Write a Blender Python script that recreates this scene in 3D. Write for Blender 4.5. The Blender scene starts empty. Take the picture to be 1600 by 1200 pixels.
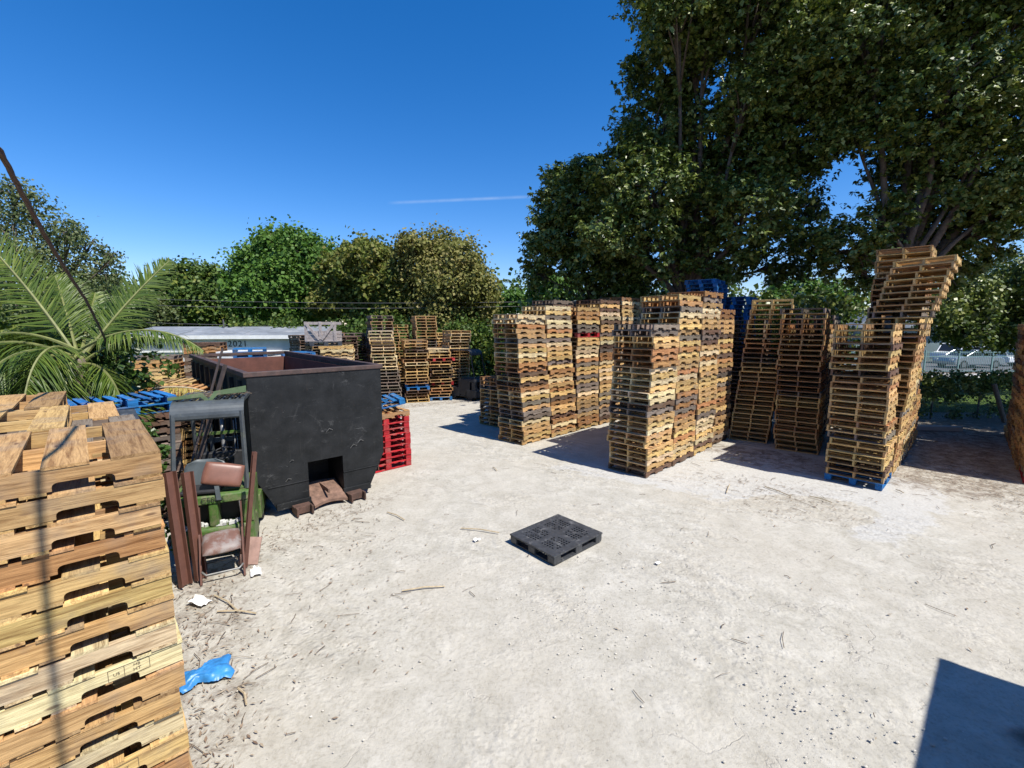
import bpy, bmesh, math, random
import numpy as np
from mathutils import Vector, Matrix, noise
R = math.radians
random.seed(7); np.random.seed(7)
S = bpy.context.scene
COL = S.collection

# ------------------------------------------------------------------ camera, sky, sun, exposure
cam_d = bpy.data.cameras.new('camera'); cam = bpy.data.objects.new('camera', cam_d); COL.objects.link(cam)
cam.location = (0, 0, 3.45); cam.rotation_euler = (R(90 - 7.49), 0, 0)
cam_d.sensor_width = 36; cam_d.lens = 15.75; cam_d.clip_end = 3000; cam_d.clip_start = .05
S.camera = cam
SUN_EL, SUN_AZ = 56, -38
sun_v = Vector((math.cos(R(SUN_AZ)) * math.cos(R(SUN_EL)), math.sin(R(SUN_AZ)) * math.cos(R(SUN_EL)), math.sin(R(SUN_EL))))
sd = bpy.data.lights.new('sun', 'SUN'); sd.energy = 4.6; sd.angle = R(.5); sd.color = (1, .955, .88)
sun = bpy.data.objects.new('sun', sd); COL.objects.link(sun); sun.rotation_euler = sun_v.to_track_quat('Z', 'Y').to_euler()
W = bpy.data.worlds.new('World'); S.world = W; W.use_nodes = True
wn, wl = W.node_tree.nodes, W.node_tree.links
sky = wn.new('ShaderNodeTexSky'); sky.sky_type = 'NISHITA'; sky.sun_disc = False
sky.sun_elevation = R(SUN_EL); sky.sun_rotation = R(90 - SUN_AZ); sky.air_density = 1.0; sky.dust_density = .15; sky.ozone_density = 5
hs = wn.new('ShaderNodeHueSaturation'); hs.inputs['Saturation'].default_value = 1.33; hs.inputs['Value'].default_value = 1.16
wl.new(sky.outputs[0], hs.inputs['Color']); tint = wn.new('ShaderNodeMix'); tint.data_type = 'RGBA'; tint.blend_type = 'MULTIPLY'; tint.inputs[0].default_value = 1; tint.inputs[7].default_value = (.97, .88, 1.0, 1)
wl.new(hs.outputs[0], tint.inputs[6]); 
wn['Background'].inputs[1].default_value = .095
S.view_settings.view_transform = 'Standard'; S.view_settings.look = 'None'
S.view_settings.exposure = 0.64; S.view_settings.gamma = 1
S.cycles.max_bounces = 6; S.cycles.transparent_max_bounces = 8

F_, P_, H_ = 700., R(7.49), 3.45
def at(u, v, Y):
    x = (u - 800) / F_; y = -(v - 600) / F_
    d = (x, math.cos(P_) + y * math.sin(P_), -math.sin(P_) + y * math.cos(P_)); t = Y / d[1]
    return Vector((d[0] * t, Y, H_ + d[2] * t))

# thin contrail in the sky
def wmath(op, a, b=0):
    m = wn.new('ShaderNodeMath'); m.operation = op
    for v, k in ((a, 0), (b, 1)):
        if isinstance(v, (int, float)): m.inputs[k].default_value = v
        else: wl.new(v, m.inputs[k])
    return m.outputs[0]
def wdot(v):
    d = wn.new('ShaderNodeVectorMath'); d.operation = 'DOT_PRODUCT'; wl.new(tcw.outputs['Generated'], d.inputs[0]); d.inputs[1].default_value = v; return d.outputs['Value']
tcw = wn.new('ShaderNodeTexCoord')
dA, dB = (at(612, 317, 10) - Vector((0, 0, H_))).normalized(), (at(836, 307, 10) - Vector((0, 0, H_))).normalized()
nC = dA.cross(dB).normalized(); dM = (dA + dB).normalized(); dL = (dB - dA).normalized()
nzw = wn.new('ShaderNodeTexNoise'); nzw.inputs['Scale'].default_value = 30; nzw.inputs['Detail'].default_value = 5; wl.new(tcw.outputs['Generated'], nzw.inputs[0])
cl = wmath('MAXIMUM', wmath('SUBTRACT', 1, wmath('DIVIDE', wmath('ABSOLUTE', wdot(nC)), .0042)), 0)
ln = wmath('MAXIMUM', wmath('SUBTRACT', 1, wmath('POWER', wmath('DIVIDE', wmath('ABSOLUTE', wdot(dL)), .155), 4)), 0)
fr_ = wmath('GREATER_THAN', wdot(dM), .5)
cm = wmath('MULTIPLY', wmath('MULTIPLY', cl, ln), wmath('MULTIPLY', fr_, wmath('MULTIPLY', nzw.outputs[0], .42)))
cmix = wn.new('ShaderNodeMix'); cmix.data_type = 'RGBA'; wl.new(cm, cmix.inputs[0]); wl.new(tint.outputs[2], cmix.inputs[6]); cmix.inputs[7].default_value = (5.2, 6.0, 7.0, 1)
wl.new(cmix.outputs[2], wn['Background'].inputs[0])

# ------------------------------------------------------------------ helpers
def tag(o, label=None, cat=None, group=None, kind=None):
    if label: o['label'] = label
    if cat: o['category'] = cat
    if group: o['group'] = group
    if kind: o['kind'] = kind
    return o
def empty(name, loc=(0, 0, 0), rz=0, label=None, cat=None, group=None):
    o = bpy.data.objects.new(name, None); COL.objects.link(o); o.location = loc; o.rotation_euler = (0, 0, rz)
    o.empty_display_size = .1
    return tag(o, label, cat, group)
class MB:
    def __init__(s): s.v = []; s.f = []
    def add(s, vs, fs, M=None):
        b = len(s.v)
        if M is not None: vs = [M @ Vector(p) for p in vs]
        s.v += [tuple(p) for p in vs]; s.f += [tuple(b + i for i in f) for f in fs]; return s
    def box(s, c, d, M=None, rz=0, ry=0, rx=0):
        x, y, z = d[0] / 2, d[1] / 2, d[2] / 2
        vs = [Vector(p) for p in ((-x,-y,-z),(x,-y,-z),(x,y,-z),(-x,y,-z),(-x,-y,z),(x,-y,z),(x,y,z),(-x,y,z))]
        T = Matrix.Translation(c) @ Matrix.Rotation(rz, 4, 'Z') @ Matrix.Rotation(ry, 4, 'Y') @ Matrix.Rotation(rx, 4, 'X')
        vs = [T @ p for p in vs]
        return s.add(vs, [(0,3,2,1),(4,5,6,7),(0,1,5,4),(1,2,6,5),(2,3,7,6),(3,0,4,7)], M)
    def prism(s, poly, h, M=None):      # poly in local xy, extruded z 0..h
        n = len(poly)
        vs = [(p[0], p[1], 0) for p in poly] + [(p[0], p[1], h) for p in poly]
        fs = [tuple(reversed(range(n))), tuple(range(n, 2 * n))] + [(i, (i + 1) % n, n + (i + 1) % n, n + i) for i in range(n)]
        return s.add(vs, fs, M)
    def tube(s, pts, r, n=8, M=None, cap=True):
        pts = [Vector(p) for p in pts]; rs = r if isinstance(r, (list, tuple)) else [r] * len(pts)
        vs = []; up = Vector((0, 0, 1))
        for i, p in enumerate(pts):
            t = (pts[min(i + 1, len(pts) - 1)] - pts[max(i - 1, 0)]).normalized()
            a = t.cross(up)
            if a.length < .05: a = t.cross(Vector((1, 0, 0)))
            a.normalize(); b = t.cross(a)
            vs += [p + (a * math.cos(2 * math.pi * k / n) + b * math.sin(2 * math.pi * k / n)) * rs[i] for k in range(n)]
        fs = [(i * n + k, i * n + (k + 1) % n, (i + 1) * n + (k + 1) % n, (i + 1) * n + k) for i in range(len(pts) - 1) for k in range(n)]
        if cap: fs += [tuple(reversed(range(n))), tuple(range((len(pts) - 1) * n, len(pts) * n))]
        return s.add(vs, fs, M)
    def mesh(s, name, mat=None, smooth=False):
        m = bpy.data.meshes.new(name); m.from_pydata(s.v, [], s.f)
        if mat: m.materials.append(mat)
        if smooth: m.polygons.foreach_set('use_smooth', [True] * len(m.polygons))
        m.update(); return m
    def build(s, name, mat, parent=None, smooth=False, bevel=0, loc=None, color=None):
        o = bpy.data.objects.new(name, s.mesh(name, mat, smooth)); COL.objects.link(o)
        bm = bmesh.new(); bm.from_mesh(o.data); bmesh.ops.recalc_face_normals(bm, faces=bm.faces); bm.to_mesh(o.data); bm.free()
        if parent: o.parent = parent
        if loc: o.location = loc
        if color: o.color = (*color, 1)
        if bevel:
            b = o.modifiers.new('bevel', 'BEVEL'); b.width = bevel; b.segments = 2; b.limit_method = 'ANGLE'
        return o
def numpy_mesh(name, v, f, mat):       # v (n,3), f (m,k)
    m = bpy.data.meshes.new(name); k = f.shape[1]
    m.vertices.add(len(v)); m.vertices.foreach_set('co', v.astype(np.float32).ravel())
    m.loops.add(f.size); m.loops.foreach_set('vertex_index', f.astype(np.int32).ravel())
    m.polygons.add(len(f)); m.polygons.foreach_set('loop_start', np.arange(0, f.size, k, dtype=np.int32))
    m.materials.append(mat); m.update(); m.validate(); return m
def text_mesh(name, s, size, mat, parent, M, extrude=.001):
    c = bpy.data.curves.new(name, 'FONT'); c.body = s; c.size = size; c.extrude = extrude; c.align_x = 'CENTER'; c.align_y = 'CENTER'
    t = bpy.data.objects.new(name + '_tmp', c); COL.objects.link(t)
    bpy.context.view_layer.update()
    m = bpy.data.meshes.new_from_object(t.evaluated_get(bpy.context.evaluated_depsgraph_get()))
    bpy.data.objects.remove(t)
    m.materials.clear(); m.materials.append(mat); m.transform(M)
    o = bpy.data.objects.new(name, m); COL.objects.link(o)
    if parent: o.parent = parent
    return o

# ------------------------------------------------------------------ materials
class NT:
    def __init__(s, name):
        s.m = bpy.data.materials.new(name); s.m.use_nodes = True; s.n = s.m.node_tree.nodes; s.l = s.m.node_tree.links
        s.b = s.n['Principled BSDF']
    def N(s, t, **kw):
        n = s.n.new('ShaderNode' + t)
        for k, v in kw.items():
            if k in ('operation', 'blend_type', 'data_type', 'object', 'attribute_name', 'noise_dimensions', 'feature', 'attribute_type', 'distance', 'bands_direction', 'wave_type'): setattr(n, k, v)
        return n
    def L(s, a, b): s.l.new(a, b)
    def tex(s, kind='Object'): return s.n.new('ShaderNodeTexCoord').outputs[kind]
    def mapv(s, vec, scale):
        m = s.N('Mapping'); m.inputs['Scale'].default_value = scale; s.L(vec, m.inputs[0]); return m.outputs[0]
    def noise(s, vec, scale, detail=4, rough=.6, dist=0):
        n = s.N('TexNoise'); n.inputs['Scale'].default_value = scale; n.inputs['Detail'].default_value = detail
        n.inputs['Roughness'].default_value = rough; n.inputs['Distortion'].default_value = dist
        if vec is not None: s.L(vec, n.inputs['Vector'])
        return n.outputs['Fac']
    def ramp(s, fac, stops):
        r = s.N('ValToRGB'); e = r.color_ramp.elements
        while len(e) < len(stops): e.new(.5)
        for i, (p, c) in enumerate(stops): e[i].position = p; e[i].color = (*c, 1) if len(c) == 3 else c
        s.L(fac, r.inputs[0]); return r.outputs[0]
    def mix(s, a, b, fac, mode='MIX'):
        m = s.N('Mix', data_type='RGBA', blend_type=mode)
        for v, i in ((fac, 0), (a, 6), (b, 7)):
            if isinstance(v, (int, float)): m.inputs[i].default_value = v
            elif isinstance(v, tuple): m.inputs[i].default_value = (*v, 1)
            else: s.L(v, m.inputs[i])
        return m.outputs[2]
    def math(s, op, a, b=0):
        m = s.N('Math', operation=op)
        for v, i in ((a, 0), (b, 1)):
            if isinstance(v, (int, float)): m.inputs[i].default_value = v
            else: s.L(v, m.inputs[i])
        return m.outputs[0]
    def bump(s, h, strength=.3, dist=.01):
        b = s.N('Bump'); b.inputs['Strength'].default_value = strength; b.inputs['Distance'].default_value = dist
        s.L(h, b.inputs['Height']); s.L(b.outputs[0], s.b.inputs['Normal'])
    def fin(s, col, rough=.8, metal=0, spec=None):
        if isinstance(col, tuple): s.b.inputs['Base Color'].default_value = (*col, 1)
        else: s.L(col, s.b.inputs['Base Color'])
        if isinstance(rough, (int, float)): s.b.inputs['Roughness'].default_value = rough
        else: s.L(rough, s.b.inputs['Roughness'])
        s.b.inputs['Metallic'].default_value = metal
        if spec is not None: s.b.inputs['Specular IOR Level'].default_value = spec
        return s.m

def wood(name, axis, src='obj'):
    t = NT(name); co = t.tex()
    geo = t.N('NewGeometry'); isl = geo.outputs['Random Per Island']
    add = t.N('VectorMath', operation='ADD'); t.L(co, add.inputs[0])
    cmb = t.N('CombineXYZ')
    if src == 'obj':
        oi = t.N('ObjectInfo'); base = oi.outputs['Color']
        off = t.math('MULTIPLY', t.math('ADD', oi.outputs['Random'], isl), 37.0)
    else:
        a = t.N('Attribute', attribute_name='Col'); base = a.outputs['Color']; off = t.math('MULTIPLY', isl, 37.0)
    for i in range(3): t.L(off, cmb.inputs[i])
    t.L(cmb.outputs[0], add.inputs[1])
    sc = (1.6, 26, 26) if axis == 'x' else (26, 1.6, 26)
    if src != 'obj': sc = (8, 8, 30)
    g = t.noise(t.mapv(add.outputs[0], sc), 1.6, 6, .65, .9)
    st = t.noise(add.outputs[0], 3.2, 4, .6)
    fine = t.noise(t.mapv(add.outputs[0], (6, 90, 90) if axis == 'x' else (90, 6, 90)), 2, 3, .7)
    dark = t.mix(base, (.38, .30, .24), 1.0, 'MULTIPLY')
    c = t.mix(dark, base, t.ramp(g, [(.30, (0, 0, 0)), (.56, (1, 1, 1))]))
    grey = t.ramp(st, [(.50, (0, 0, 0)), (.72, (.55, .55, .55))])
    c = t.mix(c, (.21, .18, .15), grey)
    v = t.ramp(isl, [(0, (.62, .60, .58)), (.5, (.95, .95, .95)), (1, (1.22, 1.2, 1.12))])
    c = t.mix(c, v, 1.0, 'MULTIPLY')
    c = t.mix(c, t.ramp(fine, [(.3, (.72, .72, .72)), (.6, (1.05, 1.05, 1.05))]), 1.0, 'MULTIPLY')
    kn = t.N('TexVoronoi'); kn.inputs['Scale'].default_value = 1.0
    t.L(t.mapv(add.outputs[0], (3.2, 11, 11) if axis == 'x' else (11, 3.2, 11)), kn.inputs['Vector'])
    c = t.mix((.10, .05, .03), c, t.ramp(kn.outputs['Distance'], [(.07, (.25, .25, .25)), (.13, (1, 1, 1))]))
    t.bump(t.math('ADD', g, fine), .45, .004)
    return t.fin(c, .82, 0, .25)
M_WX, M_WY, M_WA = wood('pallet wood along', 'x'), wood('pallet wood across', 'y'), wood('pallet wood far', 'x', 'attr')

def plain(name, col, rough=.7, metal=0, var=.35, scale=6, bump=.15, dirt=None, dscale=2.5, dth=.52, spec=None):
    t = NT(name); co = t.tex()
    n = t.noise(co, scale, 6, .65)
    c = t.mix(tuple(x * (1 - var) for x in col), tuple(min(1, x * (1 + var)) for x in col), t.ramp(n, [(.3, (0, 0, 0)), (.7, (1, 1, 1))]))
    if dirt:
        d = t.noise(co, dscale, 8, .7, .3)
        c = t.mix(c, dirt, t.ramp(d, [(dth, (0, 0, 0)), (dth + .14, (.9, .9, .9))]))
    if bump: t.bump(n, bump, .01)
    return t.fin(c, rough, metal, spec)
def leafmat(name, cols, rough=.45, trans=.25, spec=.5):
    t = NT(name); geo = t.N('NewGeometry')
    stops = [(i / (len(cols) - 1), c) for i, c in enumerate(cols)]
    big = t.noise(t.tex(), .45, 3, .5)
    f = t.math('ADD', t.math('MULTIPLY', geo.outputs['Random Per Island'], .65), t.math('MULTIPLY', t.math('SUBTRACT', big, .3), .9))
    c = t.ramp(f, stops)
    t.fin(c, rough, 0, spec)
    tr = t.N('BsdfTranslucent'); t.L(t.mix(c, (.9, 1, .35), .35, 'MULTIPLY'), tr.inputs[0])
    ms = t.N('MixShader'); ms.inputs[0].default_value = trans
    t.L(t.b.outputs[0], ms.inputs[1]); t.L(tr.outputs[0], ms.inputs[2]); t.L(ms.outputs[0], t.n['Material Output'].inputs[0])
    return t.m
M_FICUS = leafmat('broad glossy leaf', [(.020, .042, .007), (.050, .088, .014), (.10, .145, .026), (.20, .235, .05), (.34, .36, .11)], .42, .18, .5)
M_GREEN = leafmat('bright green leaf', [(.045, .105, .016), (.075, .16, .024), (.11, .21, .034), (.17, .26, .05)], .55, .3, .3)
M_OLIVE = leafmat('olive leaf', [(.07, .105, .016), (.12, .155, .026), (.19, .20, .04), (.24, .20, .06)], .6, .3, .3)
M_SPARSE = leafmat('yellowing leaf', [(.10, .12, .03), (.18, .19, .045), (.26, .235, .07), (.32, .26, .11)], .65, .3, .3)
M_DKGREEN = leafmat('dark green leaf', [(.03, .06, .012), (.06, .11, .02), (.10, .16, .03), (.24, .25, .04)], .55, .3, .3)
M_FEATHER = leafmat('feathery leaf', [(.06, .09, .03), (.10, .14, .045), (.15, .18, .06), (.19, .20, .09)], .6, .35)
M_PALM = leafmat('palm leaflet', [(.03, .06, .008), (.065, .11, .014), (.12, .17, .025), (.22, .25, .05)], .45, .25, .35)
M_DRYPALM = leafmat('dry palm leaflet', [(.16, .14, .03), (.32, .26, .04), (.42, .33, .10), (.3, .2, .12)], .6, .2)
M_VINE = leafmat('vine leaf', [(.03, .07, .012), (.06, .12, .02), (.10, .17, .04)], .4, .3)
M_BARK = plain('bark', (.11, .085, .065), .9, 0, .5, 9, .6)
M_RUST = plain('rusty steel', (.085, .045, .032), .85, 0, .45, 5, .25, (.05, .028, .02), 3)
M_RUSTIN = plain('rusty container lining', (.12, .045, .03), .8, 0, .3, 3, .2, (.09, .035, .025), 1.5)
M_BLACKP = plain('black plastic', (.040, .043, .048), .45, 0, .4, 12, .2, (.15, .15, .15), 7, .54)
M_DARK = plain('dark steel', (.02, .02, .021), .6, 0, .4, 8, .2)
M_GUARD = plain('grey painted steel', (.075, .085, .088), .42, .25, .3, 5, .1, (.14, .15, .11), 4, .58)
M_FGREEN = plain('green machine paint', (.060, .125, .022), .5, .05, .4, 4, .2, (.15, .15, .075), 6, .46)
M_GLINT = plain('dusty grey metal', (.22, .22, .21), .5, .5, .3, 9)
M_BROWN = plain('brown painted channel', (.12, .052, .036), .55, .1, .2, 6, .1, (.19, .10, .07), 4, .6)
M_VINYL = plain('brown vinyl', (.17, .075, .05), .42, 0, .15, 10, .1)
M_VINYLD = plain('dusty brown vinyl', (.16, .085, .065), .6, 0, .2, 5, .15, (.24, .21, .195), 4, .44)
M_SEATG = plain('grey plastic seat', (.07, .085, .09), .5, 0, .2, 6, .08)
M_RUBBER = plain('rubber', (.018, .018, .018), .8, 0, .3, 8)
M_WHITEW = plain('white stucco wall', (.62, .62, .60), .85, 0, .12, 2, .1, (.42, .41, .38), 1.2, .6)
M_ROOFG = plain('weathered roof sheet', (.24, .26, .28), .6, .2, .3, 1.2, .1, (.42, .42, .42), .8, .55)
M_WHITEP = plain('white painted board', (.75, .75, .73), .6, 0, .1, 4, .05, (.4, .38, .34), 3, .66)
M_GREYW = plain('silvered crate wood', (.36, .31, .28), .85, 0, .3, 12, .3, (.22, .18, .16), 3, .55)
M_CHAR = plain('black lettering', (.02, .02, .02), .7, 0, .1)
M_STAMP = plain('stamp ink', (.10, .075, .05), .9, 0, .3, 40)
M_BLUEF = plain('blue plastic film', (.035, .20, .48), .42, 0, .3, 9, .5)
M_PAPER = plain('white scrap', (.78, .77, .74), .7, 0, .05)
M_CABLE = plain('cable jacket', (.07, .045, .04), .7, 0, .3, 20)
M_FENCEG = plain('pale green fence paint', (.17, .27, .25), .5, .1, .15)
M_WIRE = plain('galvanised wire', (.12, .12, .12), .6, .4, .2)
M_GLASS = plain('car glass', (.02, .025, .03), .08, 0, .1, 3, 0)
M_CARW = plain('white car paint', (.72, .73, .74), .25, .0, .03, 3, 0)
M_CARS = plain('silver car paint', (.34, .38, .41), .25, .5, .05, 3, 0)
M_TREAD = plain('twig bark', (.13, .095, .065), .9, 0, .5, 20)
M_STRAW = plain('dry straw', (.42, .34, .22), .85, 0, .3, 20)
M_CONC = plain('concrete road', (.42, .41, .38), .9, 0, .1, 3, .1)
M_HOUSE = plain('grey green house wall', (.16, .21, .20), .8, 0, .1, 2)

# black scratched container paint
def container_mat():
    t = NT('scratched black paint'); co = t.tex()
    n = t.noise(co, 3, 8, .7)
    c = t.mix((.008, .009, .0095), (.021, .022, .023), t.ramp(n, [(.35, (0, 0, 0)), (.7, (1, 1, 1))]))
    s1 = t.noise(t.mapv(co, (1.5, 1.5, 34)), 2.2, 5, .7, .5)
    s2 = t.noise(co, 1.3, 3, .6)
    m = t.math('MULTIPLY', .7, 1.0)
    m = t.math('MULTIPLY', t.ramp(s1, [(.63, (0, 0, 0)), (.72, (1, 1, 1))]), t.ramp(s2, [(.46, (0, 0, 0)), (.60, (1, 1, 1))]))
    c = t.mix(c, (.22, .22, .215), m)
    v = t.noise(t.mapv(co, (14, 14, .7)), 2, 4, .7)
    c = t.mix(c, (.05, .048, .044), t.math('MULTIPLY', t.ramp(v, [(.56, (0, 0, 0)), (.8, (.5, .5, .5))]), t.ramp(t.noise(co, 2.1, 4), [(.4, (0, 0, 0)), (.6, (1, 1, 1))])))
    sc = t.noise(co, 2.6, 9, .82, 1.5)
    c = t.mix(c, (.13, .13, .128), t.math('MULTIPLY', t.ramp(sc, [(.56, (0, 0, 0)), (.70, (.75, .75, .75))]), t.ramp(t.noise(co, .8, 2), [(.42, (0, 0, 0)), (.6, (1, 1, 1))])))
    sp = t.noise(co, 45, 2, .5)
    c = t.mix(c, (.42, .42, .41), t.ramp(sp, [(.76, (0, 0, 0)), (.79, (.8, .8, .8))]))
    rr_ = t.noise(t.mapv(co, (9, 9, .9)), 1.6, 6, .75)
    c = t.mix(c, (.075, .04, .026), t.math('MULTIPLY', t.ramp(rr_, [(.60, (0, 0, 0)), (.74, (.8, .8, .8))]), t.ramp(t.noise(co, 1.1, 3), [(.5, (0, 0, 0)), (.62, (1, 1, 1))])))
    t.bump(t.math('ADD', t.math('MULTIPLY', n, .2), t.noise(co, 1.6, 2, .4)), .5, .09)
    return t.fin(c, t.ramp(n, [(0, (.45,) * 3), (1, (.7,) * 3)]), 0, .25)
M_CONT = container_mat()
def side_mat():
    t = NT('mossy black container side'); co = t.tex()
    n = t.noise(t.mapv(co, (5, 5, 1)), 1.4, 7, .7)
    c = t.mix((.012, .012, .011), (.085, .08, .045), t.ramp(n, [(.42, (0, 0, 0)), (.72, (1, 1, 1))]))
    return t.fin(c, .7)
M_CSIDE = side_mat()

def ground_mat():
    t = NT('crushed limestone ground'); co = t.tex()
    big = t.noise(co, .35, 5, .6, .4); mid = t.noise(co, 2.2, 7, .68, .5); fin = t.noise(co, 22, 8, .75); gr = t.noise(co, 90, 3, .7)
    c = t.mix((.35, .328, .275), (.505, .48, .42), t.ramp(mid, [(.3, (0, 0, 0)), (.7, (1, 1, 1))]))
    c = t.mix(c, (.42, .385, .32), t.ramp(big, [(.45, (0, 0, 0)), (.7, (.75, .75, .75))]))
    a = t.N('Attribute', attribute_name='masks')
    sep = t.N('SeparateColor'); t.L(a.outputs['Color'], sep.inputs[0])
    slabn = t.math('ADD', sep.outputs[0], t.math('MULTIPLY', t.math('SUBTRACT', mid, .5), 1.7))
    c = t.mix(c, (.455, .445, .415), t.ramp(slabn, [(.45, (0, 0, 0)), (.62, (.85, .85, .85))]))
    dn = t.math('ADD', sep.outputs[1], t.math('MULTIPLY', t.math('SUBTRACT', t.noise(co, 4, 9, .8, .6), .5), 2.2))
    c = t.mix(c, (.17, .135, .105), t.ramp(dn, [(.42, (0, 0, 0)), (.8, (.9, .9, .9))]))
    c = t.mix(c, (.04, .035, .03), sep.outputs[2])
    c = t.mix(c, t.ramp(fin, [(.28, (.66, .64, .60)), (.5, (1, 1, 1)), (.75, (1.08, 1.08, 1.08))]), .8, 'MULTIPLY')
    vo = t.N('TexVoronoi'); vo.inputs['Scale'].default_value = 34; t.L(co, vo.inputs['Vector'])
    peb = t.math('MULTIPLY', t.ramp(vo.outputs['Distance'], [(.10, (1, 1, 1)), (.26, (0, 0, 0))]), t.ramp(t.noise(co, 1.7, 5, .7), [(.5, (0, 0, 0)), (.62, (1, 1, 1))]))
    c = t.mix(c, (.30, .28, .25), t.math('MULTIPLY', peb, .4))
    # tyre-track ridges
    rot = t.N('Mapping'); rot.inputs['Rotation'].default_value = (0, 0, R(-52)); t.L(co, rot.inputs[0])
    wv = t.N('TexWave', wave_type='BANDS'); wv.inputs['Scale'].default_value = 1.1; wv.inputs['Distortion'].default_value = 9; wv.inputs['Detail'].default_value = 5; wv.inputs['Detail Scale'].default_value = .8; wv.inputs['Detail Roughness'].default_value = .72; t.L(rot.outputs[0], wv.inputs[0])
    wv = t.math('MULTIPLY', wv.outputs['Fac'], t.ramp(t.noise(co, .55, 3), [(.42, (0, 0, 0)), (.62, (1, 1, 1))]))
    wv2 = t.noise(co, 8, 6, .7, 1.5)
    c = t.mix(c, (.80, .78, .75), t.math('MULTIPLY', t.ramp(wv, [(.45, (0, 0, 0)), (.8, (1, 1, 1))]), .28), 'MULTIPLY')
    h = t.math('ADD', t.math('MULTIPLY', fin, .5), t.math('ADD', t.math('MULTIPLY', mid, 1.0), t.math('ADD', t.math('MULTIPLY', gr, .16), t.math('MULTIPLY', peb, .25))))
    h = t.math('ADD', h, t.math('ADD', t.math('MULTIPLY', wv, 1.9), t.math('MULTIPLY', wv2, .7)))
    cr = t.N('TexVoronoi', feature='DISTANCE_TO_EDGE'); cr.inputs['Scale'].default_value = .7
    wo = t.N('VectorMath', operation='ADD'); nz = t.N('TexNoise'); nz.inputs['Scale'].default_value = 2.5; nz.inputs['Detail'].default_value = 6
    t.L(co, nz.inputs[0]); t.L(co, wo.inputs[0]); t.L(nz.outputs['Color'], wo.inputs[1]); t.L(wo.outputs[0], cr.inputs['Vector'])
    ck = t.math('MULTIPLY', t.ramp(cr.outputs[0], [(.0, (1, 1, 1)), (.012, (0, 0, 0))]), t.ramp(t.noise(co, .9, 3), [(.50, (0, 0, 0)), (.6, (1, 1, 1))]))
    c = t.mix(c, (.30, .27, .23), t.math('MULTIPLY', ck, .35))
    t.bump(t.math('SUBTRACT', h, t.math('MULTIPLY', ck, .5)), .55, .03)
    return t.fin(c, .95, 0, .1)
M_GROUND = ground_mat()
def grass_mat():
    t = NT('lawn'); co = t.tex(); n = t.noise(co, 1.2, 8, .7)
    t.bump(t.noise(co, 40, 4), .6, .05)
    return t.fin(t.ramp(n, [(.3, (.03, .055, .012)), (.55, (.07, .11, .02)), (.8, (.15, .15, .05))]), .95, 0, .1)
M_GRASS = grass_mat()

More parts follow.
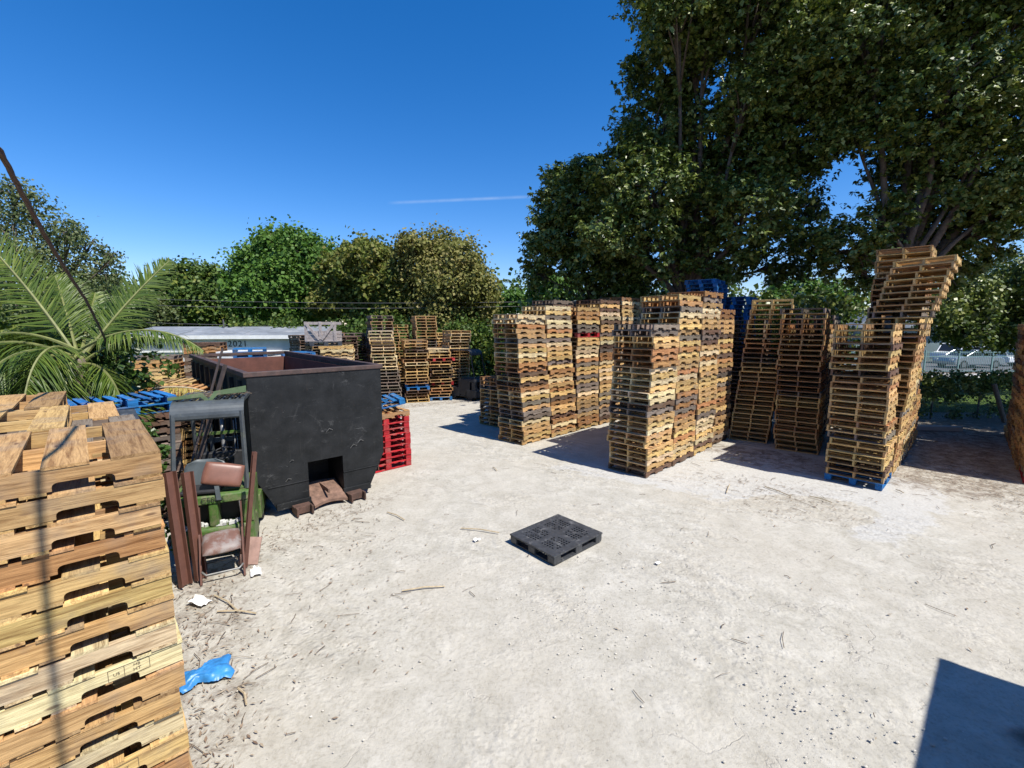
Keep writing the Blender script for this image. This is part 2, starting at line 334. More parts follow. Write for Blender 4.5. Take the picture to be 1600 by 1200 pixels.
# ------------------------------------------------------------------ ground
def seg_d(p, a, b):
    p, a, b = np.array(p), np.array(a), np.array(b); ab = b - a
    t = max(0, min(1, np.dot(p - a, ab) / np.dot(ab, ab))); return np.linalg.norm(p - a - t * ab)
def make_ground():
    xs = np.concatenate([[-1500, -400, -120, -60, -40, -30, -24, -18, -14, -11], np.arange(-9, 15.01, .10), [17, 20, 24, 30, 40, 60, 120, 400, 1500]])
    ys = np.concatenate([[-400, -60, -20, -8, -3], np.arange(-.5, 22.01, .10), [24, 27, 31, 36, 44, 60, 120, 400, 2500]])
    nx, ny = len(xs), len(ys); v = np.zeros((nx * ny, 3)); msk = np.zeros((nx * ny, 4)); msk[:, 3] = 1
    slab = [(.9, 10.6), (4.6, 8.3), (6.0, 6.6), (8.6, 8.3), (9.2, 9.6), (6.5, 12.4), (3.6, 12.2)]
    def inpoly(x, y, poly):
        c = False; n = len(poly)
        for i in range(n):
            x1, y1 = poly[i]; x2, y2 = poly[(i + 1) % n]
            if (y1 > y) != (y2 > y) and x < (x2 - x1) * (y - y1) / (y2 - y1) + x1: c = not c
        return c
    i = 0
    for y in ys:
        for x in xs:
            near = -9 <= x <= 15 and -.5 <= y <= 22
            z = 0
            if near:
                z = .012 * (noise.noise(Vector((x * .5, y * .5, 3))) + .6 * noise.noise(Vector((x * 1.7, y * 1.7, 9))) + .35 * noise.noise(Vector((x * 4.3, y * 4.3, 1)))) - .012
                ed = min(x + 9, 15 - x, y + .5, 22 - y); z *= min(1, max(0, ed))
                d = min(seg_d((x, y), slab[k], slab[(k + 1) % len(slab)]) for k in range(len(slab))) if -1 < x < 11 and 5 < y < 14 else 9
                s = inpoly(x, y, slab)
                hole = math.hypot((x - 5.55) / 1.25, (y - 8.1) / .75)
                m = (min(1, .5 + d) if s else max(0, .5 - d * 1.6))
                if hole < 1.15: m *= max(0, min(1, (hole - .85) / .3)); 
                msk[i, 0] = m
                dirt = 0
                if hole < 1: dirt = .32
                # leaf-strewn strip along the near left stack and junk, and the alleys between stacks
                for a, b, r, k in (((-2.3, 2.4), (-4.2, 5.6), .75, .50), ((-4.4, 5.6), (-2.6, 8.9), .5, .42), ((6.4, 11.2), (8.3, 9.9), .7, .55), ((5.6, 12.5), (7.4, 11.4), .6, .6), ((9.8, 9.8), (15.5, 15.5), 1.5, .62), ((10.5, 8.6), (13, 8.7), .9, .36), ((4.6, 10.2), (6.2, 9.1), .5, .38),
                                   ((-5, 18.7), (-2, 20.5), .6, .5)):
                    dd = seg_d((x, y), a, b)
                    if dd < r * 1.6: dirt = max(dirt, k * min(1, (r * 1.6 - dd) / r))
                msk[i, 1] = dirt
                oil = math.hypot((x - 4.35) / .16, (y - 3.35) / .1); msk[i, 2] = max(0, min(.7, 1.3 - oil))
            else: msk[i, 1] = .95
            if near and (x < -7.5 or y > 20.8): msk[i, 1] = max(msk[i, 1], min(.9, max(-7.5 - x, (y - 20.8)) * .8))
            v[i] = (x, y, z); i += 1
    idx = np.arange(nx * ny).reshape(ny, nx)
    f = np.stack([idx[:-1, :-1].ravel(), idx[:-1, 1:].ravel(), idx[1:, 1:].ravel(), idx[1:, :-1].ravel()], 1)
    m = numpy_mesh('ground', v, f, M_GROUND); m.polygons.foreach_set('use_smooth', [True] * len(m.polygons))
    ca = m.color_attributes.new('masks', 'FLOAT_COLOR', 'POINT'); ca.data.foreach_set('color', msk.ravel().astype(np.float32))
    o = bpy.data.objects.new('ground', m); COL.objects.link(o); tag(o, kind='structure')
make_ground()
MB().add([(9.5, 17.8, .006), (60, 16.2, .006), (90, 30.2, .006), (8, 30.2, .006)], [(0, 1, 2, 3)]).build('lawn', M_GRASS)['kind'] = 'structure'
MB().add([(6, 29.4, .012), (90, 29.4, .012), (90, 31.8, .012), (6, 31.8, .012)], [(0, 1, 2, 3)]).build('pavement', M_CONC)['kind'] = 'structure'
MB().add([(6, 33.0, .012), (120, 33.0, .012), (120, 46, .012), (6, 46, .012)], [(0, 1, 2, 3)]).build('parking_lot', plain('grey asphalt', (.10, .10, .105), .9, 0, .15, 3))['kind'] = 'structure'

MB().add([(-200, -5, .006), (-10.5, -5, .006), (-10.5, 25.6, .006), (9, 25.6, .006), (9, 400, .006), (-200, 400, .006)], [(0, 1, 2, 3, 4, 5)]).build('lawn', M_GRASS)['kind'] = 'structure'
# ------------------------------------------------------------------ pallets
PL, PW, PH = 1.22, 1.02, .139
def stringer_mesh(name, L, seed, mat):
    rnd = random.Random(seed); h = .107; t = .038
    pts = [(-L / 2, 0)]
    for c in (-.345 * L + .0, .345 * L - .0):
        c += 0 if c > 0 else 0
        a, b, d = c * .72 - .115, c * .72 + .115, .040
        pts += [(a, 0)] + [(a + .022 * (1 - math.cos(q)), d - .022 + .022 * math.sin(q)) for q in (0, .5, 1.0, 1.57)] + \
               [(b - .022 * (1 - math.cos(q)), d - .022 + .022 * math.sin(q)) for q in (1.57, 1.0, .5, 0)] + [(b, 0)]
    pts += [(L / 2, 0), (L / 2, h), (-L / 2, h)]
    m = MB(); M = Matrix(((1, 0, 0, 0), (0, 0, -1, t / 2), (0, 1, 0, .016), (0, 0, 0, 1)))
    m.prism(pts, t, M); me = m.mesh(name, mat)
    bm = bmesh.new(); bm.from_mesh(me); bmesh.ops.recalc_face_normals(bm, faces=bm.faces); bmesh.ops.triangulate(bm, faces=[f for f in bm.faces if len(f.verts) > 4]); bm.to_mesh(me); bm.free()
    return me
def deck_mesh(name, L, W, top, seed, mat, nb=7, wide=False):
    rnd = random.Random(seed); m = MB(); t = .0155
    if top:
        end = rnd.choice([.20, .17]) if wide else rnd.choice([.14, .12, .10]); xs = [(-L / 2 + end / 2, end)]
        for k in range(1, nb - 1):
            c = -L / 2 + end / 2 + (L - end) * k / (nb - 1) + rnd.uniform(-.012, .012)
            xs.append((c, rnd.choice([.14, .16, .17]) if wide else rnd.choice([.075, .09, .09, .10])))
        xs.append((L / 2 - end / 2, end)); z = .016 + .107 + t / 2 + .0003
        if nb == 7 and rnd.random() < .3: xs.pop(rnd.randrange(1, nb - 1))
    else:
        xs = [(-L / 2 + .06, .115), (-.12 + rnd.uniform(-.02, .02), .09), (.0, .09), (.13 + rnd.uniform(-.02, .02), .09), (L / 2 - .06, .115)]; z = t / 2
        if rnd.random() < .5: xs.pop(2)
    for c, w in xs:
        m.box((c, rnd.uniform(-.006, .006), z), (w, W + rnd.uniform(-.012, .01), t), rz=rnd.uniform(-.012, .012))
    return m.mesh(name, mat)
VAR = [dict(top=deck_mesh('top_deck', PL, PW, True, i, M_WY, 7 if i % 3 else 6), bot=deck_mesh('bottom_deck', PL, PW, False, 50 + i, M_WY)) for i in range(8)]
STR = stringer_mesh('stringer', PL, 1, M_WX)
NPW = 1.12
VARN = [dict(top=deck_mesh('top_deck', PL, NPW, True, 200 + i, M_WY, 5 if i % 2 else 4, True), bot=deck_mesh('bottom_deck', PL, NPW, False, 250 + i, M_WY)) for i in range(6)]
# block pallet meshes
BT = deck_mesh('top_deck', PL, PW, True, 400, M_WY, 7); BB = MB()
for y in (-.46, 0, .46): BB.box((0, y, .008), (PL, .10, .0155))
BB = BB.mesh('bottom_deck', M_WX); BK = MB().box((0, 0, .0695), (.14, .12, .1065)).mesh('block', M_WX)
PAL = {'yellow pine': (.64, .435, .18), 'pale pine': (.70, .56, .33), 'tan': (.52, .33, .145), 'orange brown': (.42, .215, .09),
       'weathered grey': (.23, .185, .15), 'dark brown': (.15, .09, .06), 'blue': (.016, .155, .42), 'red': (.42, .022, .03)}
MIX = {'warm': ['yellow pine'] * 5 + ['tan'] * 4 + ['orange brown'] * 2 + ['pale pine'] * 3 + ['weathered grey'] * 2 + ['dark brown'],
       'mixed': ['yellow pine'] * 3 + ['tan'] * 3 + ['orange brown'] * 2 + ['pale pine'] * 2 + ['weathered grey'] * 2 + ['dark brown'],
       'brown': ['tan'] * 4 + ['orange brown'] * 2 + ['yellow pine'] * 4 + ['weathered grey'] + ['dark brown'],
       'grey': ['weathered grey'] * 5 + ['tan'] + ['dark brown'] * 3, 'near': ['yellow pine'] * 4 + ['pale pine'] * 2 + ['tan'] * 3 + ['orange brown'],
       'blue': ['blue'], 'red': ['red'], 'pale': ['pale pine'] * 4 + ['yellow pine'] * 2 + ['tan'], 'dark': ['dark brown'] * 3 + ['weathered grey'] * 2}
def jit(c, a, rnd): k = 1 + rnd.uniform(-a, a); return tuple(x * k * (1 + rnd.uniform(-.05, .05)) for x in c)
def child(name, me, par, loc, col):
    o = bpy.data.objects.new(name, me); COL.objects.link(o); o.parent = par; o.location = loc; o.color = (*col, 1); return o
def pallet_thing(Mw, color, label, group, rnd, near=False, block=False):
    root = bpy.data.objects.new('block_pallet' if block else 'pallet', None); COL.objects.link(root); root.empty_display_size = .1
    root.matrix_world = Mw; tag(root, label, 'pallet', group)
    base = PAL[color]; V = (VARN if near else VAR)[rnd.randrange(6 if near else 8)]; w = (NPW if near else PW)
    if block:
        child('top_deck', BT, root, (0, 0, 0), jit(base, .12, rnd)); child('bottom_deck', BB, root, (0, 0, 0), jit(base, .12, rnd))
        for x in (-.54, 0, .54):
            for y in (-.45, 0, .45): child('block', BK, root, (x, y, 0), jit(base, .12, rnd))
    else:
        child('top_deck', V['top'], root, (0, 0, 0), jit(base, .26, rnd)); child('bottom_deck', V['bot'], root, (0, 0, 0), jit(base, .30, rnd))
        for y in (-w / 2 + .022, 0, w / 2 - .022): child('stringer', STR, root, (0, y, 0), jit(base, .26, rnd))
    return root
# merged far pallets
FV, FF, FC = [], [], []; FN = [0]
def mesh_arrays(me):
    v = np.empty(len(me.vertices) * 3); me.vertices.foreach_get('co', v); v = v.reshape(-1, 3)
    return v, [tuple(p.vertices) for p in me.polygons]
CACHE = {}
def far_pallet(Mw, color, rnd, block=False):
    base = PAL[color]; A = np.array(Mw)
    V = VAR[rnd.randrange(8)]
    parts = [(V['top'], (0, 0, 0)), (V['bot'], (0, 0, 0))] + [(STR, (0, y, 0)) for y in (-PW / 2 + .022, 0, PW / 2 - .022)] if not block else \
        [(BT, (0, 0, 0)), (BB, (0, 0, 0))] + [(BK, (x, y, 0)) for x in (-.54, 0, .54) for y in (-.45, 0, .45)]
    for me, off in parts:
        if me.name not in CACHE: CACHE[me.name] = mesh_arrays(me)
        v, f = CACHE[me.name]; w = (v + np.array(off)) @ A[:3, :3].T + A[:3, 3]
        b = FN[0]; FV.append(w); FF.extend([tuple(b + i for i in p) for p in f]); FN[0] += len(w)
        c = jit(base, .26, rnd); FC.append(np.tile((*c, 1), (len(w), 1)))
ORD = ['', 'first', 'second', 'third', 'fourth', 'fifth', 'sixth', 'seventh', 'eighth', 'ninth', 'tenth', 'eleventh', 'twelfth', 'thirteenth', 'fourteenth', 'fifteenth', 'sixteenth', 'seventeenth', 'eighteenth', 'nineteenth', 'twentieth']
def stack(corner, yaw, n, mix='mixed', desc=None, group=None, lean=None, jt=.012, seed=0, near=False, special=None, indiv=(0, 999), ztop=None, wob=.012, z0=0, block=False, tilt=None):
    """corner: the corner where local -X,-Y edges meet on the ground; local X runs along the stringers."""
    rnd = random.Random(seed * 17 + 3); yaw = R(yaw); w = NPW if near else PW
    X = Vector((math.cos(yaw), math.sin(yaw))); Y = Vector((-math.sin(yaw), math.cos(yaw)))
    c = Vector(corner) + X * PL / 2 + Y * w / 2
    M = Matrix.Translation((c.x, c.y, z0)) @ Matrix.Rotation(yaw, 4, 'Z'); dx = dy = 0; ty = 0
    out = []
    for k in range(n):
        color = rnd.choice(MIX[mix]); bl = block
        if special and k in special: color = special[k]; bl = color in ('blue', 'red')
        if special and k - n in special: color = special[k - n]; bl = color in ('blue', 'red')
        lx, ly = lean(k / max(1, n - 1)) if lean else (0, 0)
        jx, jy = rnd.gauss(0, jt), rnd.gauss(0, jt)
        if rnd.random() < .12: dx += rnd.uniform(-.03, .03); dy += rnd.uniform(-.03, .03)
        tl = tilt(k / max(1, n - 1)) if tilt else (0, 0)
        base = M @ Matrix.Translation((lx + jx + dx, ly + jy + dy, k * PH)) @ Matrix.Rotation(rnd.gauss(0, wob), 4, 'Z')
        if tilt: base = base @ Matrix.Rotation(tl[0], 4, 'X') @ Matrix.Rotation(tl[1], 4, 'Y')
        flip = rnd.random() < .5
        if flip: base = base @ Matrix.Rotation(math.pi, 4, 'Z')
        if desc and indiv[0] <= k < indiv[1]:
            q, e = (k + 1, 'bottom') if k < n / 2 else (n - k, 'top')
            pos = f'{ORD[q]} from the {e}' if q > 1 else ('lowest' if e == 'bottom' else 'topmost')
            out.append(pallet_thing(base, color, f'{color} pallet, {pos} of the {desc}', group, rnd, near, bl))
        else: far_pallet(base, color, rnd, bl)
    return out
def shift(ax, ay, p=1.0): return lambda t: (ax * t ** p, ay * t ** p)

# near left
yN = R(43); rc = Vector((-1.93, 2.32)); Xn = Vector((math.cos(yN), math.sin(yN))); Yn = Vector((-math.sin(yN), math.cos(yN)))
near_stack = stack(rc - Xn * PL, 43, 20, 'near', 'big near left stack', 'pallets stacked at the near left', jt=.010, seed=2, near=True, wob=.010,
                   special={19: 'tan', 18: 'tan', 17: 'tan', 16: 'orange brown', 15: 'yellow pine', 14: 'yellow pine', 13: 'tan', 12: 'pale pine', 11: 'pale pine', 10: 'tan', 9: 'tan', 8: 'pale pine', 7: 'yellow pine', 6: 'orange brown', 5: 'tan', 4: 'pale pine'})
for q, (kk, nm) in enumerate(((1, 'second'), (2, 'third'))):
    c2 = rc + Yn * (NPW + .035) * kk - Xn * (PL + .02 + .06 * q)
    stack(c2, 43, 19, 'near', nm + ' near left stack', 'pallets stacked at the near left', seed=5 + q, near=True, indiv=(16, 99), special={18: 'weathered grey' if q == 0 else 'tan', 17: 'tan'})
    c2 = c2 - Xn * .34
    b = pallet_thing(Matrix.Translation((0, 0, 19 * PH + .002)) @ Matrix.Translation((*(c2 + Xn * PL / 2 + Yn * NPW / 2), 0)) @ Matrix.Rotation(R(42.5), 4, 'Z'), 'tan', f'tan pallet on top of the {nm} near left stack, shifted left', 'pallets stacked at the near left', random.Random(77 + q), near=True)
rk = Vector((-4.20, 5.02))
stack(rk - Xn * PL, 43, 16, 'dark', None, seed=62)
for k in range(2):
    stack(Vector((-7.5, 5.9)) + Vector((math.cos(R(52)), math.sin(R(52)))) * 1.26 * k, 52, 16, 'dark', ('nearer', 'farther')[k] + ' blue stack below the palm', 'blue pallets behind the near left stacks', seed=63 + k, indiv=(15, 99), special={-1: 'blue', -2: 'blue'})

# middle row (S)
gS = 'pallets in the middle stacks'
stack((3.05, 9.80), 44, 25, 'warm', 'front middle stack with grey top', gS, seed=11, jt=.02, special={24: 'weathered grey', 23: 'weathered grey', 0: 'dark brown', 1: 'tan', 19: 'orange brown', 20: 'orange brown', 17: 'pale pine', 16: 'yellow pine', 13: 'pale pine', 12: 'pale pine'})
stack((3.95, 10.70), 45, 30, 'warm', 'tall stack behind the grey-topped one', gS, seed=12, jt=.018, lean=shift(0, -.06), tilt=lambda t: (-.02 * t, 0))
stack((4.83, 11.60), 45, 31, 'mixed', 'third stack of the middle row', gS, seed=13, jt=.018)
stack((5.70, 12.50), 45, 28, 'brown', None, seed=14)
# left row (L)
gL = 'pallets in the row left of the middle'
stack((0.34, 12.62), 45, 27, 'warm', 'front stack of the left row', gL, seed=21, jt=.022, lean=lambda t: (0, .34 * t), tilt=lambda t: (0, .035 * max(0, t - .4)))
stack((1.25, 13.52), 45, 29, 'warm', 'second stack of the left row', gL, seed=22, jt=.018, lean=lambda t: (0, .25 * t))
stack((2.15, 14.42), 45, 29, 'mixed', None, seed=23, special={22: 'red'})
stack((3.05, 15.30), 45, 31, 'mixed', None, seed=24, lean=shift(0, .1))
stack((3.95, 16.20), 45, 32, 'warm', None, seed=25)
stack((4.85, 17.10), 45, 31, 'mixed', None, seed=26)
stack((-.55, 13.75), 47, 26, 'brown', None, seed=27, indiv=(0, 0)) if False else None
stack((-.40, 14.85), 47, 12, 'brown', None, seed=28)
stack((-.02, 14.25), 47, 10, 'brown', None, seed=29) if False else None
stack((.55, 14.6), 45, 27, 'brown', None, seed=30)
stack((1.45, 15.6), 45, 31, 'warm', None, seed=31)
stack((2.5, 16.6), 45, 31, 'brown', None, seed=32)
# between middle and right (M)
gM = 'pallets in the shaded stacks right of the middle'
stack((7.48, 12.80), 57, 30, 'brown', 'left one of two shaded stacks', gM, seed=41, jt=.015, lean=lambda t: (0, -.36 * t), special={29: 'yellow pine', 28: 'yellow pine', 8: 'orange brown', 12: 'orange brown'})
stack((8.16, 11.66), 50, 28, 'brown', 'right one of two shaded stacks', gM, seed=42, jt=.015)
stack((8.95, 12.75), 50, 25, 'mixed', None, seed=43)
stack((7.9, 14.2), 50, 26, 'dark', None, seed=44)
stack((6.9, 15.4), 50, 36, 'blue', None, seed=45, block=True, jt=.03)
stack((8.3, 15.8), 50, 32, 'blue', None, seed=46, block=True, jt=.03)
stack((9.9, 13.9), 48, 27, 'dark', None, seed=47)
# right row (RF)
gR = 'pallets in the right row'
stack((7.76, 9.02), 43, 25, 'brown', 'front stack of the right row', gR, seed=51, jt=.018, special={0: 'blue', 24: 'tan', 23: 'yellow pine'}, lean=lambda t: (0, .06 * t), tilt=lambda t: (-.03 * max(0, t - .3), 0))
stack((8.68, 9.86), 43, 35, 'brown', 'tallest stack, leaning at the right', gR, seed=52, jt=.012, lean=lambda t: (0, -.22 * t - .42 * max(0, t - .6) / .4), tilt=lambda t: (-.05 * max(0, t - .6) / .4, 0), special={34: 'yellow pine', 33: 'tan'})
stack((9.60, 10.72), 43, 38, 'mixed', None, seed=53, lean=shift(0, -.10))
stack((10.52, 11.6), 43, 30, 'mixed', None, seed=54)
stack((11.45, 12.5), 43, 27, 'brown', None, seed=55)
# far right shaded row
for k in range(5): stack((11.98 + .9 * k, 8.82 + .9 * k), 45, 25, 'brown', None, seed=70 + k, special={0: 'red'} if k == 0 else None, jt=.02)
# red pallets beside the container
stack((-3.40, 9.98), 43, 9, 'red', 'short red stack beside the black container', 'red pallets beside the black container', seed=81, block=True, jt=.008)
b = pallet_thing(Matrix.Translation((-3.15, 11.15, 1.262)) @ Matrix.Rotation(R(45), 4, 'Z'), 'orange brown', 'orange brown pallet lying on top of the short red stack', 'odd pallets', random.Random(3))
b.location = (-3.30, 10.74, 1.253)
b = pallet_thing(Matrix.Translation((-3.36, 10.86, 1.47)) @ Matrix.Rotation(R(30), 4, 'Z') @ Matrix.Rotation(R(-8), 4, 'Y'), 'blue', 'pale blue pallet tilted on top of the red stack by the container', 'odd pallets', random.Random(4), block=True)

# back group: end faces towards the yard
def back(u, Y, n, mix, yaw=112, seed=0, special=None, lean=None, v=None, desc=None, indiv=(0, 0), block=False):
    p = at(u, 520, Y); y = R(yaw); X = Vector((math.cos(y), math.sin(y))); Yv = Vector((-math.sin(y), math.cos(y)))
    c = Vector((p.x, p.y)) - Yv * PW / 2
    return stack(c, yaw, n, mix, desc, 'pallets in the back stacks', seed=seed, special=special, lean=lean, jt=.05 if seed in (104, 106) else .025, indiv=indiv, block=block, wob=.06 if seed in (104, 106) else .02)
back(594, 21.2, 28, 'grey', 118, 101, lean=shift(0, -.1))
back(607, 19.3, 23, 'pale', 106, 102, special={k: 'weathered grey' for k in range(11)}, lean=lambda t: (0, .30 * t))
back(622, 22.0, 25, 'brown', 108, 103)
back(650, 19.9, 20, 'mixed', 108, 104, special={5: 'blue', 4: 'blue', 3: 'dark brown', 2: 'dark brown', 8: 'yellow pine', 12: 'pale pine', 13: 'orange brown'})
back(666, 22.0, 28, 'dark', 112, 105, special={k: 'tan' for k in range(20, 28)})
back(688, 20.5, 17, 'brown', 108, 106, special={13: 'red', 5: 'red', 0: 'blue', 16: 'pale pine'})
back(686, 22.6, 22, 'warm', 120, 107)
back(718, 21.3, 23, 'pale', 116, 108, special={k: 'tan' for k in range(0, 23, 2)})
back(555, 21.8, 22, 'dark', 118, 109)
back(540, 20.3, 21, 'dark', 118, 110)
back(524, 23.2, 22, 'mixed', 140, 111, special={21: 'orange brown'})
back(500, 23.4, 21, 'grey', 140, 112)
back(482, 23.8, 21, 'grey', 140, 113)
stack((-7.55, 17.6), 15, 19, 'pale', None, seed=114, jt=.03)
stack((-8.55, 15.6), 120, 19, 'blue', None, seed=115, block=True)
stack((-6.9, 15.75), 120, 18, 'blue', None, seed=116, block=True)
# stacks left of the container
stack((-13.2, 15.6), 20, 17, 'warm', None, seed=121)
stack((-12.4, 16.9), 20, 20, 'dark', None, seed=122, special={19: 'dark brown', 18: 'orange brown', 17: 'orange brown'})
stack((-7.85, 9.2), 20, 15, 'brown', None, seed=123)
stack((-8.9, 10.3), 20, 15, 'warm', None, seed=124)

fv = np.concatenate(FV); fm = bpy.data.meshes.new('stacked_pallets'); fm.from_pydata(fv.tolist(), [], FF); fm.materials.append(M_WA)
ca = fm.color_attributes.new('Col', 'FLOAT_COLOR', 'POINT'); ca.data.foreach_set('color', np.concatenate(FC).astype(np.float32).ravel()); fm.update()
fo = bpy.data.objects.new('stacked_pallets', fm); COL.objects.link(fo)
tag(fo, 'mass of used wooden pallets in the rear and shaded stacks around the yard', 'pallets', kind='stuff')

# stamps on the near stack
def stamp(k, txts, u=.38, dz=.0):
    root = near_stack[k]; s = [c for c in root.children if c.name.startswith('stringer')]
    s = sorted(s, key=lambda c: (root.matrix_world @ c.location - Vector((0, 0, 0))).to_2d().dot(Vector((math.sin(yN), -math.cos(yN)))))[-1]
    sgn = -1 if s.location.y < 0 else 1
    M0 = Matrix.Translation((u * (-sgn), sgn * .0200, .085 + dz)) @ Matrix.Rotation(0 if sgn < 0 else math.pi, 4, 'Z') @ Matrix.Rotation(R(90), 4, 'X')
    for (txt, size, ox, oz) in txts:
        text_mesh('stamp', txt, size, M_STAMP, s, M0 @ Matrix.Translation((ox, oz, 0)), .0004)
    m = MB(); w, h = .085, .032
    for a in (-h, h): m.box((0, a, 0), (2 * w, .0025, .0008), M0)
    for a in (-w, -.02, w): m.box((a, 0, 0), (.0025, 2 * h, .0008), M0)
    m.build('stamp', M_STAMP, s)
bpy.context.view_layer.update()
stamp(11, [('HT', .026, .032, -.012), ('MB', .022, .032, .014), ('US', .024, -.052, 0)])
stamp(7, [('HT', .022, .03, 0)], .30)
stamp(4, [('HT', .028, .032, -.012), ('MBX', .026, .034, .014), ('US', .024, -.052, 0)], .42)
s = None

# black plastic pallet lying alone
def plastic_pallet(loc, rz, label, L=1.16, Wd=1.0, group=None):
    root = empty('plastic_pallet', loc, rz, label, 'plastic pallet', group)
    m = MB(); z = .135; t = .022
    # deck: frame, cross ribs and a grid of square holes
    def grid(x0, x1, y0, y1, nx, ny, bar):
        for i in range(nx + 1): m.box((x0 + (x1 - x0) * i / nx, (y0 + y1) / 2, z), (bar, y1 - y0 + bar, t))
        for j in range(ny + 1): m.box(((x0 + x1) / 2, y0 + (y1 - y0) * j / ny, z - .001), (x1 - x0 + bar, bar, t - .003))
    a, b_ = L / 2, Wd / 2
    for sx in (-1, 1): m.box((sx * (a - .07), 0, z), (.14, Wd, t + .002))
    for sy in (-1, 1): m.box((0, sy * (b_ - .06), z + .0005), (L - .28, .12, t))
    m.box((0, 0, z + .001), (.12, Wd - .24, t)); m.box((0, 0, z - .001), (L - .28, .10, t))
    for sx in (-1, 1):
        for sy in (-1, 1):
            x0, x1 = sorted((sx * .06, sx * (a - .14))); y0, y1 = sorted((sy * .05, sy * (b_ - .12)))
            xm, ym = (x0 + x1) / 2, (y0 + y1) / 2
            grid(x0, xm - .02, y0, y1, 3, 6, .02); grid(xm + .02, x1, y0, y1, 3, 6, .02)
            m.box((xm, ym, z + .0015), (.045, y1 - y0, t))
            m.box((xm, ym, z + .0025), (math.hypot(x1 - x0, y1 - y0), .03, t - .004), rz=sx * sy * math.atan2(y1 - y0, x1 - x0))
    m.build('top_deck', M_BLACKP, root)
    for x in (-a + .08, 0, a - .08):
        for y in (-b_ + .075, 0, b_ - .075):
            k = MB().box((0, 0, .068), (.15, .14, .112)); k.build('foot', M_BLACKP, root, bevel=.015, loc=(x, y, 0))
    m = MB()
    for y in (-b_ + .06, 0, b_ - .06): m.box((0, y, .011), (L - .04, .10, .02))
    for x in (-a + .07, a - .07): m.box((x, 0, .010), (.10, Wd - .10, .017))
    m.build('runner', M_BLACKP, root); return root
plastic_pallet((.71, 6.80, 0), R(42), 'black plastic grid pallet lying alone on the open ground in the middle', 1.14, .96)
plastic_pallet((-6.95, 16.75, 2.70), R(25), 'black plastic pallet under the white slatted crate', 1.1, 1.0)
pb = plastic_pallet((-5.0, 4.95, 16 * PH + .004), R(43), 'black plastic pallet resting on a blue stack behind the near stacks', 1.2, 1.0)

